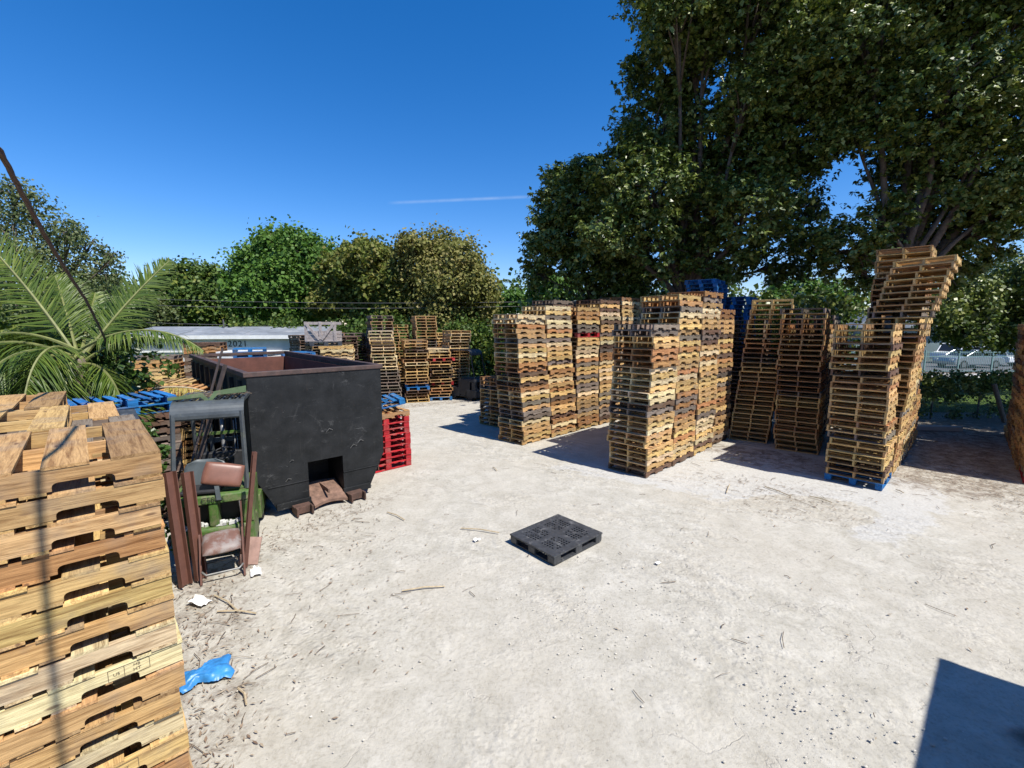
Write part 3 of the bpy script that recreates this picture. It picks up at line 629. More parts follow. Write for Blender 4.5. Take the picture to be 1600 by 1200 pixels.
# ------------------------------------------------------------------ roll-off container
def container():
    Lc, Wc, Hc = 6.5, 2.42, 2.58
    root = empty('roll_off_container', (-2.70, 9.15, 0), R(42), 'open-top black steel roll-off container with rusty inside', 'container')
    # local: x from -Wc..0 along the front plate (0 = right corner), y from 0 (front) to Lc (back)
    ch, cz, zb = .34, .80, .12
    prof = [(-Wc + ch, zb), (-ch, zb), (0, cz), (0, Hc), (-Wc, Hc), (-Wc, cz)]
    # front plate with the hook recess
    rx0, rx1, rz1 = -1.52, -.86, .90
    out = [(-Wc + ch, zb), (rx0, zb), (rx0, rz1), (rx1, rz1), (rx1, zb), (-ch, zb), (0, cz), (0, Hc), (-Wc, Hc), (-Wc, cz)]
    m = MB(); A = Matrix(((1, 0, 0, 0), (0, 0, -1, .06), (0, 1, 0, 0), (0, 0, 0, 1)))
    pl = m.prism(out, .06, A).build('front_plate', M_CONT, root)
    bm = bmesh.new(); bm.from_mesh(pl.data); bmesh.ops.triangulate(bm, faces=[f for f in bm.faces if len(f.verts) > 4]); bm.to_mesh(pl.data); bm.free()
    # recess box
    m = MB(); m.box((rx0 - .015, .45, (zb + rz1) / 2), (.03, .76, rz1 - zb)); m.box((rx1 + .015, .45, (zb + rz1) / 2), (.03, .76, rz1 - zb))
    m.box(((rx0 + rx1) / 2, .45, rz1 + .018), (rx1 - rx0 + .06, .76, .03)); m.box(((rx0 + rx1) / 2, .86, (zb + rz1) / 2), (rx1 - rx0 + .06, .03, rz1 - zb + .06))
    m.build('hook_recess', M_CONT, root)
    m = MB()
    m.box((-Wc + ch / 2 + .32, -.008, .50), (1.0, .03, .012)) if False else None
    for x0, x1 in ((-Wc + .30, rx0), (rx1, -.02)):
        pass
    for c_, d_ in ((((-Wc + ch + rx0) / 2, -.012, .17), (rx0 + Wc - ch + .04, .05, .12)), (((rx1 - ch) / 2, -.012, .17), (-rx1 - ch + .04, .05, .12)),
                   (((-Wc + .2 + rx0) / 2, -.006, .56), (rx0 + Wc - .2, .018, .02)), (((rx1 - .14) / 2, -.006, .56), (-rx1 - .14, .018, .02))):
        MB().box(c_, d_).build('front_stiffener', M_CONT, root, bevel=.006)
    # rusty lifting sill
    m = MB(); pts = []
    n = 10
    vs, fs = [], []
    for i in range(n + 1):
        s_ = i / n; x = rx0 + .02 + (rx1 - rx0 - .04) * s_; sag = .10 * math.sin(math.pi * s_)
        vs += [(x, -.20 + sag * .9, .10 + sag * .2), (x, .45, .34 + sag * .2), (x, .45, .30), (x, -.20 + sag * .9, .05 + sag * .2)]
    for i in range(n):
        for k in range(4): fs.append((i * 4 + k, i * 4 + (k + 1) % 4, i * 4 + 4 + (k + 1) % 4, i * 4 + 4 + k))
    m.add(vs, fs); m.box((-1.2, .12, .30), (.03, .5, .08)); m.build('lifting_sill', plain('rust crusted steel', (.17, .10, .07), .9, 0, .5, 8, .6), root)
    for x in (rx0 - .18, rx1 + .16):
        m = MB(); m.box((x, -.12, .09), (.30, .20, .13)); m.box((x - .13, -.26, .09), (.035, .12, .16)); m.box((x + .13, -.26, .09), (.035, .12, .16))
        m.build('roller_bracket', M_RUST, root, bevel=.008)
    # body sides
    for x, s_ in ((-Wc + .03, -1), (-.03, 1)):
        m = MB(); m.box((x, Lc / 2, (Hc + cz) / 2), (.05, Lc - .13, Hc - cz - .002))
        m.box((x - s_ * ch / 2, Lc / 2, (cz + zb) / 2 + .02), (.04, Lc - .14, math.hypot(ch, cz - zb)), ry=s_ * math.atan2(ch, cz - zb))
        m.build('side_wall', M_CSIDE, root)
        m = MB()
        for k in range(9): m.box((x + s_ * .062, .45 + k * (Lc - .9) / 8, (Hc + cz) / 2 - .05), (.07, .10, Hc - cz - .1))
        m.build('side_rib', M_CSIDE, root)
    m = MB(); m.box((-Wc / 2, Lc - .03, (Hc + zb) / 2), (Wc - .12, .05, Hc - zb - .2)); m.build('tailgate', M_CSIDE, root)
    m = MB(); m.box((-Wc / 2, Lc / 2 + .45, .30), (Wc - 2 * ch - .06, Lc - 1.1, .05)); m.build('floor', M_RUSTIN, root)
    m = MB(); i = .075
    m.box((-Wc + i, Lc / 2, 1.45), (.02, Lc - .2, 2.1)); m.box((-i, Lc / 2, 1.45), (.02, Lc - .2, 2.1)); m.box((-Wc / 2, Lc - .075, 1.45), (Wc - .18, .02, 2.1)); m.box((-Wc / 2, .085, 1.74), (Wc - .18, .02, 1.52))
    m.build('inner_lining', M_RUSTIN, root)
    m = MB(); t = .11
    for x in (-Wc + t / 2 - .05, -t / 2 + .05): m.box((x, Lc / 2, Hc + .03), (t, Lc + .02, .09))
    m.box((-Wc / 2, .035, Hc + .032), (Wc + .1, .11, .085)); m.box((-Wc / 2, Lc - .035, Hc + .032), (Wc - .14, .1, .085))
    r = m.build('top_rail', plain('rust streaked rail', (.06, .038, .032), .7, 0, .4, 6, .3, (.10, .055, .045), 3, .5), root, bevel=.012)
    m = MB()
    for x in (-1.75, -.5): m.box((x, Lc / 2, .06), (.14, Lc - .3, .115))
    m.build('skid_rail', M_RUST, root)
    for (x, z, a, l) in ((-1.92, .62, .9, .10), (-1.15, 1.42, .6, .12), (-.70, 1.02, .3, .13), (-.55, 1.10, .1, .12), (-1.83, .97, .05, .07)):
        MB().tube([(x, -.002, z), (x + l * .4, -.035, z + l * .6), (x + l, -.002, z + l * .25)], .006, 6).build('tie_down_ring', M_GLINT, root)
    return root
cont = container()

# ------------------------------------------------------------------ forklift
def forklift(loc, rz, label, dark=False):
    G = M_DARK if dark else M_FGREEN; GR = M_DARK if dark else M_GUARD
    root = empty('forklift', loc, rz, label, 'forklift')
    w = .53
    # counterweight body shell (rear faces -y)
    def sect(z, hw, y0, r=.10, y1=.55):
        pts = [(-hw, y1)]
        for q in range(5): a = math.pi + q * math.pi / 8; pts.append((-hw + r + r * math.cos(a), y0 + r + r * math.sin(a)))
        for q in range(5): a = 1.5 * math.pi + q * math.pi / 8; pts.append((hw - r + r * math.cos(a), y0 + r + r * math.sin(a)))
        pts.append((hw, y1)); return [(p[0], p[1], z) for p in pts]
    def shell(name, secs, capb=True, capt=True):
        m = MB(); n = len(secs[0]); vs = sum(secs, [])
        fs = [(i * n + k, i * n + (k + 1) % n, (i + 1) * n + (k + 1) % n, (i + 1) * n + k) for i in range(len(secs) - 1) for k in range(n)]
        fs += [tuple(reversed(range(n))), tuple(range((len(secs) - 1) * n, len(secs) * n))]
        m.add(vs, fs); return m.build(name, G, root, bevel=.012)
    shell('counterweight', [sect(.12, w - .05, .06), sect(.16, w, .02), sect(.46, w, 0), sect(.50, w - .01, .02)])
    shell('upper_counterweight', [sect(.86, w, .03, .12), sect(.97, w - .01, .05, .12), sect(1.0, w - .04, .10, .10)])
    for x in (-w + .075, 0.02, w - .075): MB().box((x, .16, .68), (.15 if abs(x) > .1 else .12, .22, .355)).build('counterweight_post', G, root, bevel=.02)
    m = MB(); m.box((0, .34, .68), (2 * w - .32, .10, .35)); m.build('radiator', M_DARK, root)
    m = MB()
    rr = random.Random(5)
    for k in range(16): m.box((rr.uniform(-.36, .36), rr.uniform(.05, .16), .515 + rr.uniform(0, .02)), (rr.uniform(.04, .1), rr.uniform(.03, .07), rr.uniform(.02, .05)), rz=rr.uniform(0, 3), rx=rr.uniform(-.3, .3))
    m.build('debris', M_DARK if dark else plain('pale rubble', (.5, .5, .47), .9), root)['kind'] = 'stuff'
    if not dark:
        text_mesh('lettering', 'C500K', .105, M_CHAR, root, Matrix.Translation((.03, .018, .925)) @ Matrix.Rotation(R(90), 4, 'X'), .002)
        m = MB(); m.tube([(-.30, .02, .86), (-.28, -.02, .55)], .01, 6); m.tube([(.36, .02, .86), (.385, -.02, .58)], .01, 6); m.build('tie_rod', M_GLINT, root)
    # engine hood with slats
    m = MB(); m.box((0, .72, .62), (2 * w - .06, .66, .72)); m.build('hood', G, root, bevel=.02)
    m = MB()
    for k in range(6): m.box((-.24, .16 + k * .065, 1.015), (.34, .035, .02), rx=.2); m.box((.24, .16 + k * .065, 1.015), (.34, .035, .02), rx=.2)
    m.build('vent_slat', G, root)
    # chassis, front
    m = MB(); m.box((0, 1.35, .38), (2 * w, .75, .42)); m.box((0, 1.0, .3), (.9, 1.6, .3)); m.build('chassis', G, root, bevel=.015)
    m = MB(); m.box((0, 1.62, .92), (.9, .10, .66)); m.build('dashboard', M_DARK, root, bevel=.02)
    m = MB()
    ring = [(.17 * math.cos(a * math.pi / 8), 1.40 + .15 * math.sin(a * math.pi / 8), 1.27 + .06 * math.sin(a * math.pi / 8)) for a in range(17)]
    m.tube(ring, .014, 6); m.tube([(0, 1.40, 1.27), (0, 1.58, 1.0)], .02, 6); m.tube([(-.16, 1.4, 1.27), (.16, 1.4, 1.27)], .01, 5)
    m.build('steering_wheel', M_DARK, root, smooth=True)
    # wheels
    for x in (-.43, .43):
        for y, r in ((.42, .24), (1.45, .30)):
            m = MB(); n = 20
            prof = [(r - .05, -.085), (r - .01, -.08), (r, -.05), (r, .05), (r - .01, .08), (r - .05, .085)]
            vs = [(px, q[0] * math.cos(a), q[0] * math.sin(a)) for q in prof for px in (q[1],) for a in [2 * math.pi * i / n for i in range(n)]]
            fs = [(i * n + k, i * n + (k + 1) % n, (i + 1) * n + (k + 1) % n, (i + 1) * n + k) for i in range(5) for k in range(n)]
            m.add(vs, fs); wh = m.build('wheel', M_RUBBER, root, smooth=True, loc=(x * 1.02, y, r))
            m = MB(); m.tube([(-.07, 0, 0), (.07, 0, 0)], r - .05, 16); m.build('rim', M_GLINT if not dark else M_DARK, wh)
    # mast
    m = MB()
    for x in (-.36, -.26, .26, .36): m.box((x, 1.90, 1.15), (.05, .12, 2.1))
    m.box((0, 1.9, 2.05), (.74, .1, .10)); m.box((0, 1.9, 1.4), (.74, .06, .08)); m.build('mast', M_DARK if dark else M_GUARD, root, bevel=.005)
    m = MB()
    m.tube([(-.08, 1.86, .4), (-.08, 1.86, 1.9)], .035, 8); m.tube([(.1, 1.84, .4), (.1, 1.84, 1.75)], .012, 6); m.tube([(.14, 1.84, .4), (.14, 1.84, 1.8)], .012, 6)
    m.build('lift_cylinder', M_GLINT, root, smooth=True)
    m = MB(); m.box((0, 1.78, 1.55), (.95, .04, .05)); m.build('crossbar', G, root)
    for x in (-.25, .25):
        m = MB(); m.box((x, 2.5, .06), (.1, 1.05, .035)); m.box((x, 1.99, .35), (.1, .035, .6)); m.build('fork', M_DARK, root, bevel=.005)
    # overhead guard
    for x in (-.46, .46):
        m = MB(); m.tube([(x, .14, 1.0), (x * .97, .26, 1.55), (x * .94, .36, 2.16)], [.038, .034, .034], 4); m.build('guard_leg', GR, root, bevel=.004)
        m = MB(); m.tube([(x, 1.72, .7), (x * .94, 1.45, 2.28)], .032, 4); m.build('guard_leg', GR, root, bevel=.004)
    m = MB(); n = 8; vs = []
    for i in range(n + 1):
        a = i / n * R(85)
        y, z = .56 - .22 * math.cos(a) * 1.0, 2.08 + .24 * math.sin(a)
        vs += [(-.465, y, z), (.465, y, z), (.465, y + .02, z - .025), (-.465, y + .02, z - .025)]
    fs = [(0, 1, 2, 3)] + [(i * 4 + k, i * 4 + (k + 1) % 4, i * 4 + 4 + (k + 1) % 4, i * 4 + 4 + k) for i in range(n) for k in range(4)] + [(n * 4 + 3, n * 4 + 2, n * 4 + 1, n * 4)]
    m.add(vs, fs); m.build('guard_header', GR, root, smooth=False)
    m = MB()
    for x in (-.44, .44): m.box((x, 1.02, 2.305), (.05, .98, .05))
    m.box((0, 1.5, 2.30), (.93, .06, .055))
    for k in range(8): m.box((-.36 + k * .103, 1.02, 2.295), (.028, .92, .05))
    m.build('guard_roof_bar', GR, root, bevel=.004)
    return root
fk = forklift((-4.38, 6.22, 0), R(24), 'old green forklift with grey overhead guard beside the black container')
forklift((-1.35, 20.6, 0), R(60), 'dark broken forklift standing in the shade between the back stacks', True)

# things on and around the forklift
Mf = Matrix.Translation((-4.38, 6.22, 0)) @ Matrix.Rotation(R(24), 4, 'Z')
def fl(p): return Mf @ Vector(p)
# grey bucket seat, loose, leaning on the hood
def rounded_panel(w, h, t, r, bow=.04, nx=10, nz=8, top_r=.16):
    m = MB(); vs = []; 
    for side in (0, 1):
        for j in range(nz + 1):
            z = h * j / nz; hw = w / 2
            if z > h - top_r: q = (z - (h - top_r)) / top_r; hw = w / 2 - top_r * (1 - math.sqrt(max(0, 1 - q * q)))
            for i in range(nx + 1):
                s_ = 2 * i / nx - 1; vs.append((hw * s_, -bow * (s_ * s_) + (t if side else 0) , z))
    n = (nx + 1) * (nz + 1); fs = []
    for j in range(nz):
        for i in range(nx):
            a = j * (nx + 1) + i; fs += [(a, a + 1, a + nx + 2, a + nx + 1), (n + a + nx + 1, n + a + nx + 2, n + a + 1, n + a)]
    b = [j * (nx + 1) for j in range(nz + 1)]; e = [j * (nx + 1) + nx for j in range(nz + 1)]; tp = [nz * (nx + 1) + i for i in range(nx + 1)]; bt = list(range(nx + 1))
    for L_ in (b, e, tp, bt):
        for k in range(len(L_) - 1): fs.append((L_[k], L_[k + 1], n + L_[k + 1], n + L_[k]))
    m.add(vs, fs); return m
seat = empty('bucket_seat', fl((-.10, .38, 1.02)), R(18), 'grey plastic bucket seat with bent armrests standing on the green forklift', 'seat')
s1 = rounded_panel(.56, .42, .03, .1).build('backrest', M_SEATG, seat, smooth=True); s1.rotation_euler = (R(-14), 0, 0)
m = MB(); m.box((0, -.16, .02), (.50, .34, .05)); m.build('seat_pan', M_DARK, seat, bevel=.015)
for x in (-.17, .20):
    m = MB()
    pts = [(x, .0, .26), (x - .02, -.14, .28), (x + .0, -.26, .20), (x + .03, -.33, .05), (x + .05, -.36, -.10)]
    for a, b in zip(pts, pts[1:]):
        a, b = Vector(a), Vector(b); d = b - a
        m.add([a + Vector((-.03, 0, 0)), a + Vector((.03, 0, 0)), b + Vector((.03, 0, 0)), b + Vector((-.03, 0, 0)),
               a + Vector((-.03, .008, -.008)), a + Vector((.03, .008, -.008)), b + Vector((.03, .008, -.008)), b + Vector((-.03, .008, -.008))],
              [(0, 1, 2, 3), (7, 6, 5, 4), (0, 3, 7, 4), (1, 5, 6, 2)])
    m.build('armrest', M_SEATG, seat)
def cushion(name, loc, rot, w, h, t, mat, label, cat):
    m = MB(); n = 10; vs = []; fs = []
    for side in (1, -1):
        for j in range(n + 1):
            for i in range(n + 1):
                a, b = 2 * i / n - 1, 2 * j / n - 1
                k = (1 - a ** 4) * (1 - b ** 4)
                vs.append((a * w / 2 * (1 - .05 * b * b), b * h / 2 * (1 - .06 * a * a), side * (t / 2) * (k ** .5) + side * .003))
    N = (n + 1) ** 2
    for j in range(n):
        for i in range(n):
            q = j * (n + 1) + i; fs += [(q, q + 1, q + n + 2, q + n + 1), (N + q + n + 1, N + q + n + 2, N + q + 1, N + q)]
    edge = list(range(n + 1)) + [j * (n + 1) + n for j in range(1, n + 1)] + [n * (n + 1) + i for i in range(n - 1, -1, -1)] + [j * (n + 1) for j in range(n - 1, 0, -1)]
    for k in range(len(edge)): a, b = edge[k], edge[(k + 1) % len(edge)]; fs.append((a, b, N + b, N + a))
    m.add(vs, fs); o = m.build(name, mat, None, smooth=True); o.location = loc; o.rotation_euler = rot
    if label: tag(o, label, cat)
    return o
cushion('chair_back_pad', fl((.17, .12, 1.26)), (R(66), R(14), R(24)), .52, .34, .05, M_VINYL, 'loose brown vinyl chair back pad leaning on the grey bucket seat', 'chair pad')

def channel(p0, p1, w, d, rot, label, name='steel_channel'):
    p0, p1 = Vector(p0), Vector(p1); L_ = (p1 - p0).length
    m = MB(); t = .012
    m.box((0, 0, L_ / 2), (w, t, L_)); m.box((-w / 2 + t / 2, d / 2 + t / 2, L_ / 2), (t, d, L_)); m.box((w / 2 - t / 2, d / 2 + t / 2, L_ / 2), (t, d, L_))
    o = m.build(name, M_BROWN); o.matrix_world = Matrix.Translation(p0) @ (p1 - p0).to_track_quat('Z', 'Y').to_matrix().to_4x4() @ Matrix.Rotation(rot, 4, 'Z')
    return tag(o, label, 'steel channel', 'brown steel channels leaning on the forklift')
g0 = lambda u, v, z=0: (lambda d, t: (d[0] * t, d[1] * t, z))(*(lambda x, y: (lambda d: (d, (z - H_) / d[2]))((x, math.cos(P_) + y * math.sin(P_), -math.sin(P_) + y * math.cos(P_))))((u - 800) / F_, -(v - 600) / F_))
channel(g0(288, 915, 0.01), at(262, 738, 5.75), .14, .06, R(25), 'left of two wide brown steel channels leaning upright by the forklift')
channel(g0(312, 905, 0.01), at(290, 738, 5.95), .13, .06, R(25), 'right of two wide brown steel channels, directly behind the folding chair')
channel(g0(385, 885, 0.01), at(400, 706, 6.15), .055, .04, R(25), 'narrow brown steel channel leaning at the right side of the forklift')
# tall thin bar by the container side
def bar(p0, p1, w, d, name, label):
    p0, p1 = Vector(p0), Vector(p1); L_ = (p1 - p0).length
    o = MB().box((0, 0, L_ / 2), (w, d, L_)).build(name, M_DKRUST); o.matrix_world = Matrix.Translation(p0) @ (p1 - p0).to_track_quat('Z', 'Y').to_matrix().to_4x4()
    tag(o, label, 'steel bar')
M_DKRUST = plain('dark rusty bar', (.055, .04, .034), .7, 0, .4, 8)
b0, b1 = at(322, 640, 7.55), at(348, 544, 8.0); bar(b0 - (b1 - b0) * 2.0, b1, .035, .02, 'steel_bar', 'long thin rusty bar leaning against the left side of the black container')
b0, b1 = at(338, 620, 7.75), at(352, 570, 7.95); bar(b0 - (b1 - b0) * 3.2, b1, .06, .04, 'steel_bar', 'short thick rusty bar leaning beside the thin one at the container')
# green bracket on the guard roof
m = MB(); m.prism([(0, 0), (.42, .05), (.50, -.06), (.58, .06), (1.0, .12), (1.0, .02), (.62, 0), (.5, -.12), (.40, -.02), (0, -.04)], .10)
o = m.build('green_bracket', plain('dull green paint', (.07, .11, .045), .6, .1, .3, 6, .1, (.16, .15, .09), 5, .55)); o.location = fl((-.52, .62, 2.37)); o.rotation_euler = (R(80), 0, R(30))
tag(o, 'bent green metal bracket lying on top of the forklift guard', 'metal bracket')
rd = random.Random(9); m = MB()
for k in range(34):
    a = fl((rd.uniform(-.4, .4), rd.uniform(.6, 1.3), 2.34)); ln = rd.uniform(.1, .35); an = rd.uniform(0, 3.1)
    m.tube([a, a + Vector((ln * .5 * math.cos(an), ln * .5 * math.sin(an), rd.uniform(.01, .05))), a + Vector((ln * math.cos(an), ln * math.sin(an), .0))], .006, 4)
tag(m.build('dead_twigs', M_TREAD), 'dead twigs and leaves caught on the roof of the green forklift', 'twigs', kind='stuff')

# folding chair in front
def folding_chair(loc, rz):
    root = empty('folding_chair', loc, rz, 'dusty brown padded folding chair without its backrest, in front of the forklift', 'folding chair')
    c = cushion('seat', (0, .0, .47), (R(16), 0, R(3)), .46, .46, .13, M_VINYLD, None, None); c.parent = root
    for x in (-.25, .25):
        MB().box((0, 0, 0), (.022, .055, .66), ).build('leg', M_BROWN, root, loc=(x, -.06, .30)).rotation_euler = (R(-24), 0, 0)
        MB().box((0, 0, 0), (.020, .045, .52), ).build('leg', M_BROWN, root, loc=(x * .9, .14, .24)).rotation_euler = (R(26), 0, 0)
        MB().box((0, 0, 0), (.020, .045, .52), ).build('back_post', M_BROWN, root, loc=(x, .22, .66)).rotation_euler = (R(-12), 0, 0)
    m = MB(); m.tube([(-.24, -.15, .16), (-.19, -.19, .12), (.19, -.19, .12), (.24, -.15, .16)], .014, 8); m.build('stretcher', M_GLINT, root, smooth=True)
    m = MB(); m.tube([(-.22, .22, .1), (.22, .22, .1)], .012, 8); m.build('stretcher', M_GLINT, root, smooth=True)
    return root
folding_chair((-4.03, 5.88, 0), R(30))
o = MB().box((0, 0, .20), (.26, .02, .38)).build('panel_scrap', plain('pinkish board', (.33, .21, .17), .8)); o.location = (-3.83, 6.10, 0); o.rotation_euler = (R(-20), R(6), R(10))
tag(o, 'small pinkish board standing against the right rear corner of the forklift', 'board')

# vine on the left of the forklift
def leaf_cloud(centers, sig, n, size, mat, name, droop=.3, asp=.45, parent=None, up=.5, seed=1, out=0, ctr=None, tuft=1):
    """centers (m,3), sig per-centre radius (m,), n leaves in total; each leaf is one folded kite."""
    rg = np.random.RandomState(seed); cs = np.array(centers, float); sg = np.array(sig, float)
    if tuft > 1:
        nt = n // tuft; ti = rg.randint(0, len(cs), nt); tp_ = cs[ti] + rg.normal(size=(nt, 3)) * sg[ti][:, None]
        n = nt * tuft; idx = np.repeat(ti, tuft); p = np.repeat(tp_, tuft, 0) + rg.normal(size=(n, 3)) * size * .25
        ts = np.repeat(rg.uniform(.7, 1.4, nt), tuft)
        t = rg.normal(size=(n, 3)); t /= np.linalg.norm(t, axis=1)[:, None]; t[:, 2] = t[:, 2] * .6 - droop; t /= np.linalg.norm(t, axis=1)[:, None]
        nrm = rg.normal(size=(n, 3)) * .45; nrm[:, 2] += up
        o_ = cs[idx] - np.array(ctr)[idx]; nrm += out * o_ / (np.linalg.norm(o_, axis=1)[:, None] + 1e-6)
        nrm -= t * (nrm * t).sum(1)[:, None]; nrm /= np.linalg.norm(nrm, axis=1)[:, None] + 1e-9
        b = np.cross(nrm, t); s_ = (size * rg.uniform(.6, 1.3, n) * ts)[:, None]
    else:
        idx = rg.randint(0, len(cs), n); d = rg.normal(size=(n, 3))
        p = cs[idx] + d * sg[idx][:, None]
        nrm = rg.normal(size=(n, 3)); nrm[:, 2] += up
        if ctr is not None:
            o_ = cs[idx] - np.array(ctr)[idx]; nrm += out * o_ / (np.linalg.norm(o_, axis=1)[:, None] + 1e-6)
        nrm /= np.linalg.norm(nrm, axis=1)[:, None]
        t = np.cross(nrm, rg.normal(size=(n, 3))); t /= np.linalg.norm(t, axis=1)[:, None] + 1e-9
        t[:, 2] -= droop; t /= np.linalg.norm(t, axis=1)[:, None]
        b = np.cross(nrm, t); b /= np.linalg.norm(b, axis=1)[:, None] + 1e-9
        s_ = size * rg.uniform(.6, 1.35, n)[:, None]
    mid = p + t * s_ * .45
    v = np.stack([p, mid + b * s_ * asp, p + t * s_, mid - b * s_ * asp], 1)
    v[:, 1] += nrm * s_ * .10; v[:, 3] += nrm * s_ * .10
    f = np.arange(n * 4).reshape(-1, 4)
    me = numpy_mesh(name, v.reshape(-1, 3), f, mat)
    o = bpy.data.objects.new(name, me); COL.objects.link(o)
    if parent: o.parent = parent
    return o
def sphere_pts(c, r, n, rg, lo=.55, flat=1.0):
    d = rg.normal(size=(n, 3)); d /= np.linalg.norm(d, axis=1)[:, None]
    q = r * rg.uniform(lo ** 3, 1, n)[:, None] ** (1 / 3.); d = d * q; d[:, 2] *= flat
    return np.array(c) + d

rg = np.random.RandomState(3)
def vine(name, pts, rad, n, size, label, cat, mat=M_VINE, seed=4, stems=4):
    root = empty(name, tuple(pts[0]), 0, label, cat)
    base = Vector(pts[0]); c = []
    for i in range(90):
        q = rg.uniform(0, len(pts) - 1); k = int(q); a = Vector(pts[k]).lerp(Vector(pts[min(k + 1, len(pts) - 1)]), q - k) - base
        c.append(np.array(a) + rg.normal(size=3) * rad)
    o = leaf_cloud(c, [rad * .35] * len(c), n, size, mat, 'foliage', .4, .42, root, .4, seed)
    m = MB()
    for k in range(stems):
        m.tube([Vector(p) - base + Vector(rg.normal(size=3) * rad * .5) for p in pts], .008, 5)
    m.build('stem', M_BARK, root); return root
vine('climbing_vine', [(-4.80, 5.60, .1), (-4.84, 5.70, .9), (-4.90, 5.80, 1.5), (-4.98, 5.95, 2.0)], .085, 2400, .07, 'leafy green vine climbing between the near pallets and the forklift', 'vine')
vine('wild_shrub', [(-8.3, 9.0, .2), (-8.2, 9.1, 1.2), (-8.15, 9.2, 2.2), (-8.2, 9.3, 3.0)], .30, 3400, .12, 'bright broad-leaved bush below the palm left of the white wall', 'bush', seed=8)

# ------------------------------------------------------------------ palm
def frond(m_leaf, m_stem, base, dir_xy, length, rise, droop, leaf_len, nl=60, width=.022, hang=.5, rnd=random, face=(0, 0, 1)):
    d = Vector((math.cos(dir_xy), math.sin(dir_xy), 0)); side = Vector((-d.y, d.x, 0)); pts = []
    n = 18
    for i in range(n + 1):
        s_ = i / n; h = rise * s_ - droop * s_ * s_
        pts.append(base + d * length * (s_ * (1 - .25 * s_ * s_ * (1 if droop > rise else .4))) + Vector((0, 0, h * length)))
    m_stem.tube(pts, [.028 * (1 - .8 * i / n) + .003 for i in range(n + 1)], 5)
    for k in range(int(nl * 1.25)):
        if rnd.random() < .07: continue
        s_ = .16 + .84 * k / (nl * 1.25); q = s_ * n; i = min(int(q), n - 1); p = pts[i].lerp(pts[i + 1], q - i); t = (pts[i + 1] - pts[i]).normalized()
        ll = leaf_len * (math.sin(math.pi * min(1, .18 + s_ * .80)) ** .7) * rnd.uniform(.85, 1.1)
        for sg in (-1, 1):
            sd_ = t.cross(Vector(face)); sd_ = sd_.normalized() if sd_.length > .05 else side
            out = (sd_ * sg + t * (.55 + .6 * s_)).normalized()
            kd = rnd.uniform(.6, 1.6); out = (out + Vector((rnd.gauss(0, .09), rnd.gauss(0, .09), rnd.gauss(0, .09)))).normalized(); prev = p; w = width; dirv = out.copy(); 
            b = len(m_leaf.v); ns = 4
            for j in range(ns + 1):
                u = j / ns; ww = w * (1 - u) ** .6 * (.5 + .5 * min(1, u * 4)) + .001
                wv = dirv.cross(Vector(face) + Vector((rnd.uniform(-.3, .3), rnd.uniform(-.3, .3), 0)));  wv = wv.normalized() if wv.length > .01 else t
                m_leaf.v += [tuple(prev + wv * ww), tuple(prev - wv * ww)]
                dirv = (dirv + Vector((0, 0, -hang * .28 * (1 + u) * kd + rnd.uniform(-.05, .05)))).normalized(); prev = prev + dirv * ll / ns
            for j in range(ns): m_leaf.f.append((b + 2 * j, b + 2 * j + 1, b + 2 * j + 3, b + 2 * j + 2))
    return pts
def palm(name, loc, trunk_h, specs, label, mat=M_PALM, lean=(0, 0), tr=.13, width=.022):
    root = empty(name, loc, 0, label, 'palm tree'); rnd = random.Random(hash(name) % 100 + 5 if False else 12)
    top = Vector((lean[0], lean[1], trunk_h))
    m = MB(); m.tube([Vector((lean[0] * t * t, lean[1] * t * t, trunk_h * t)) for t in [i / 12 for i in range(13)]], [tr * (1.25 - .45 * i / 12) * (1 + .06 * (i % 2)) for i in range(13)], 12)
    m.build('trunk', M_BARK, root, smooth=True)
    for sp in specs:
        ml, ms = MB(), MB(); b = top + Vector((0, 0, rnd.uniform(-.15, .15)))
        frond(ml, ms, b, *sp[:5], nl=sp[5] if len(sp) > 5 else 60, hang=sp[6] if len(sp) > 6 else .5, rnd=rnd, width=width, face=sp[7] if len(sp) > 7 else (0, 0, 1))
        f_ = ml.build('frond', mat, root); ms.build('midrib', plain_midrib, f_)
    return root
plain_midrib = plain('palm midrib', (.16, .17, .05), .6)
# crown around px (118,560) at ~8 m
pc = at(122, 552, 8.2)
D = R; CF = (.35, -1, .25)
palm('coconut_palm', (pc.x, pc.y, 0), pc.z - .1, [
    (D(166), 2.5, 1.35, .40, .70, 80, .12, CF), (D(52), 1.7, 1.60, .42, .52, 76, .15, CF), (D(120), 1.7, .95, .15, .6, 70, .2, CF),
    (D(2), 2.5, .62, .62, .6, 70, .8), (D(-75), 2.1, .75, 1.45, .75, 70, .5), (D(186), 2.7, .60, .75, .85, 70, .8), (D(-110), 2.3, .8, 1.6, .8, 70, .6), (D(-150), 2.5, .75, 1.05, .85, 70, .7),
    (D(150), 2.6, .9, .8, .8, 64, .6), (D(140), 2.1, 1.15, .35, .6, 70, .25, CF), (D(85), 1.8, 1.2, .5, .6, 70, .4, CF), (D(20), 1.5, .9, .6, .5, 60, .6), (D(-20), 1.5, .3, .8, .6, 56, .8), (D(205), 2.5, .2, .85, .8, 64, .8), (D(-130), 2.2, .1, 1.1, .8, 60, .8), (D(-85), 2.3, .15, 1.2, .8, 60, .6), (D(-165), 2.7, .05, .9, .85, 60, .7), (D(-60), 1.8, -.1, .9, .7, 56, .7), (D(185), 2.6, -.1, .6, .8, 60, .8)],
    'coconut palm with long arching fronds at the left edge', width=.013)
pb2 = at(10, 640, 6.2)
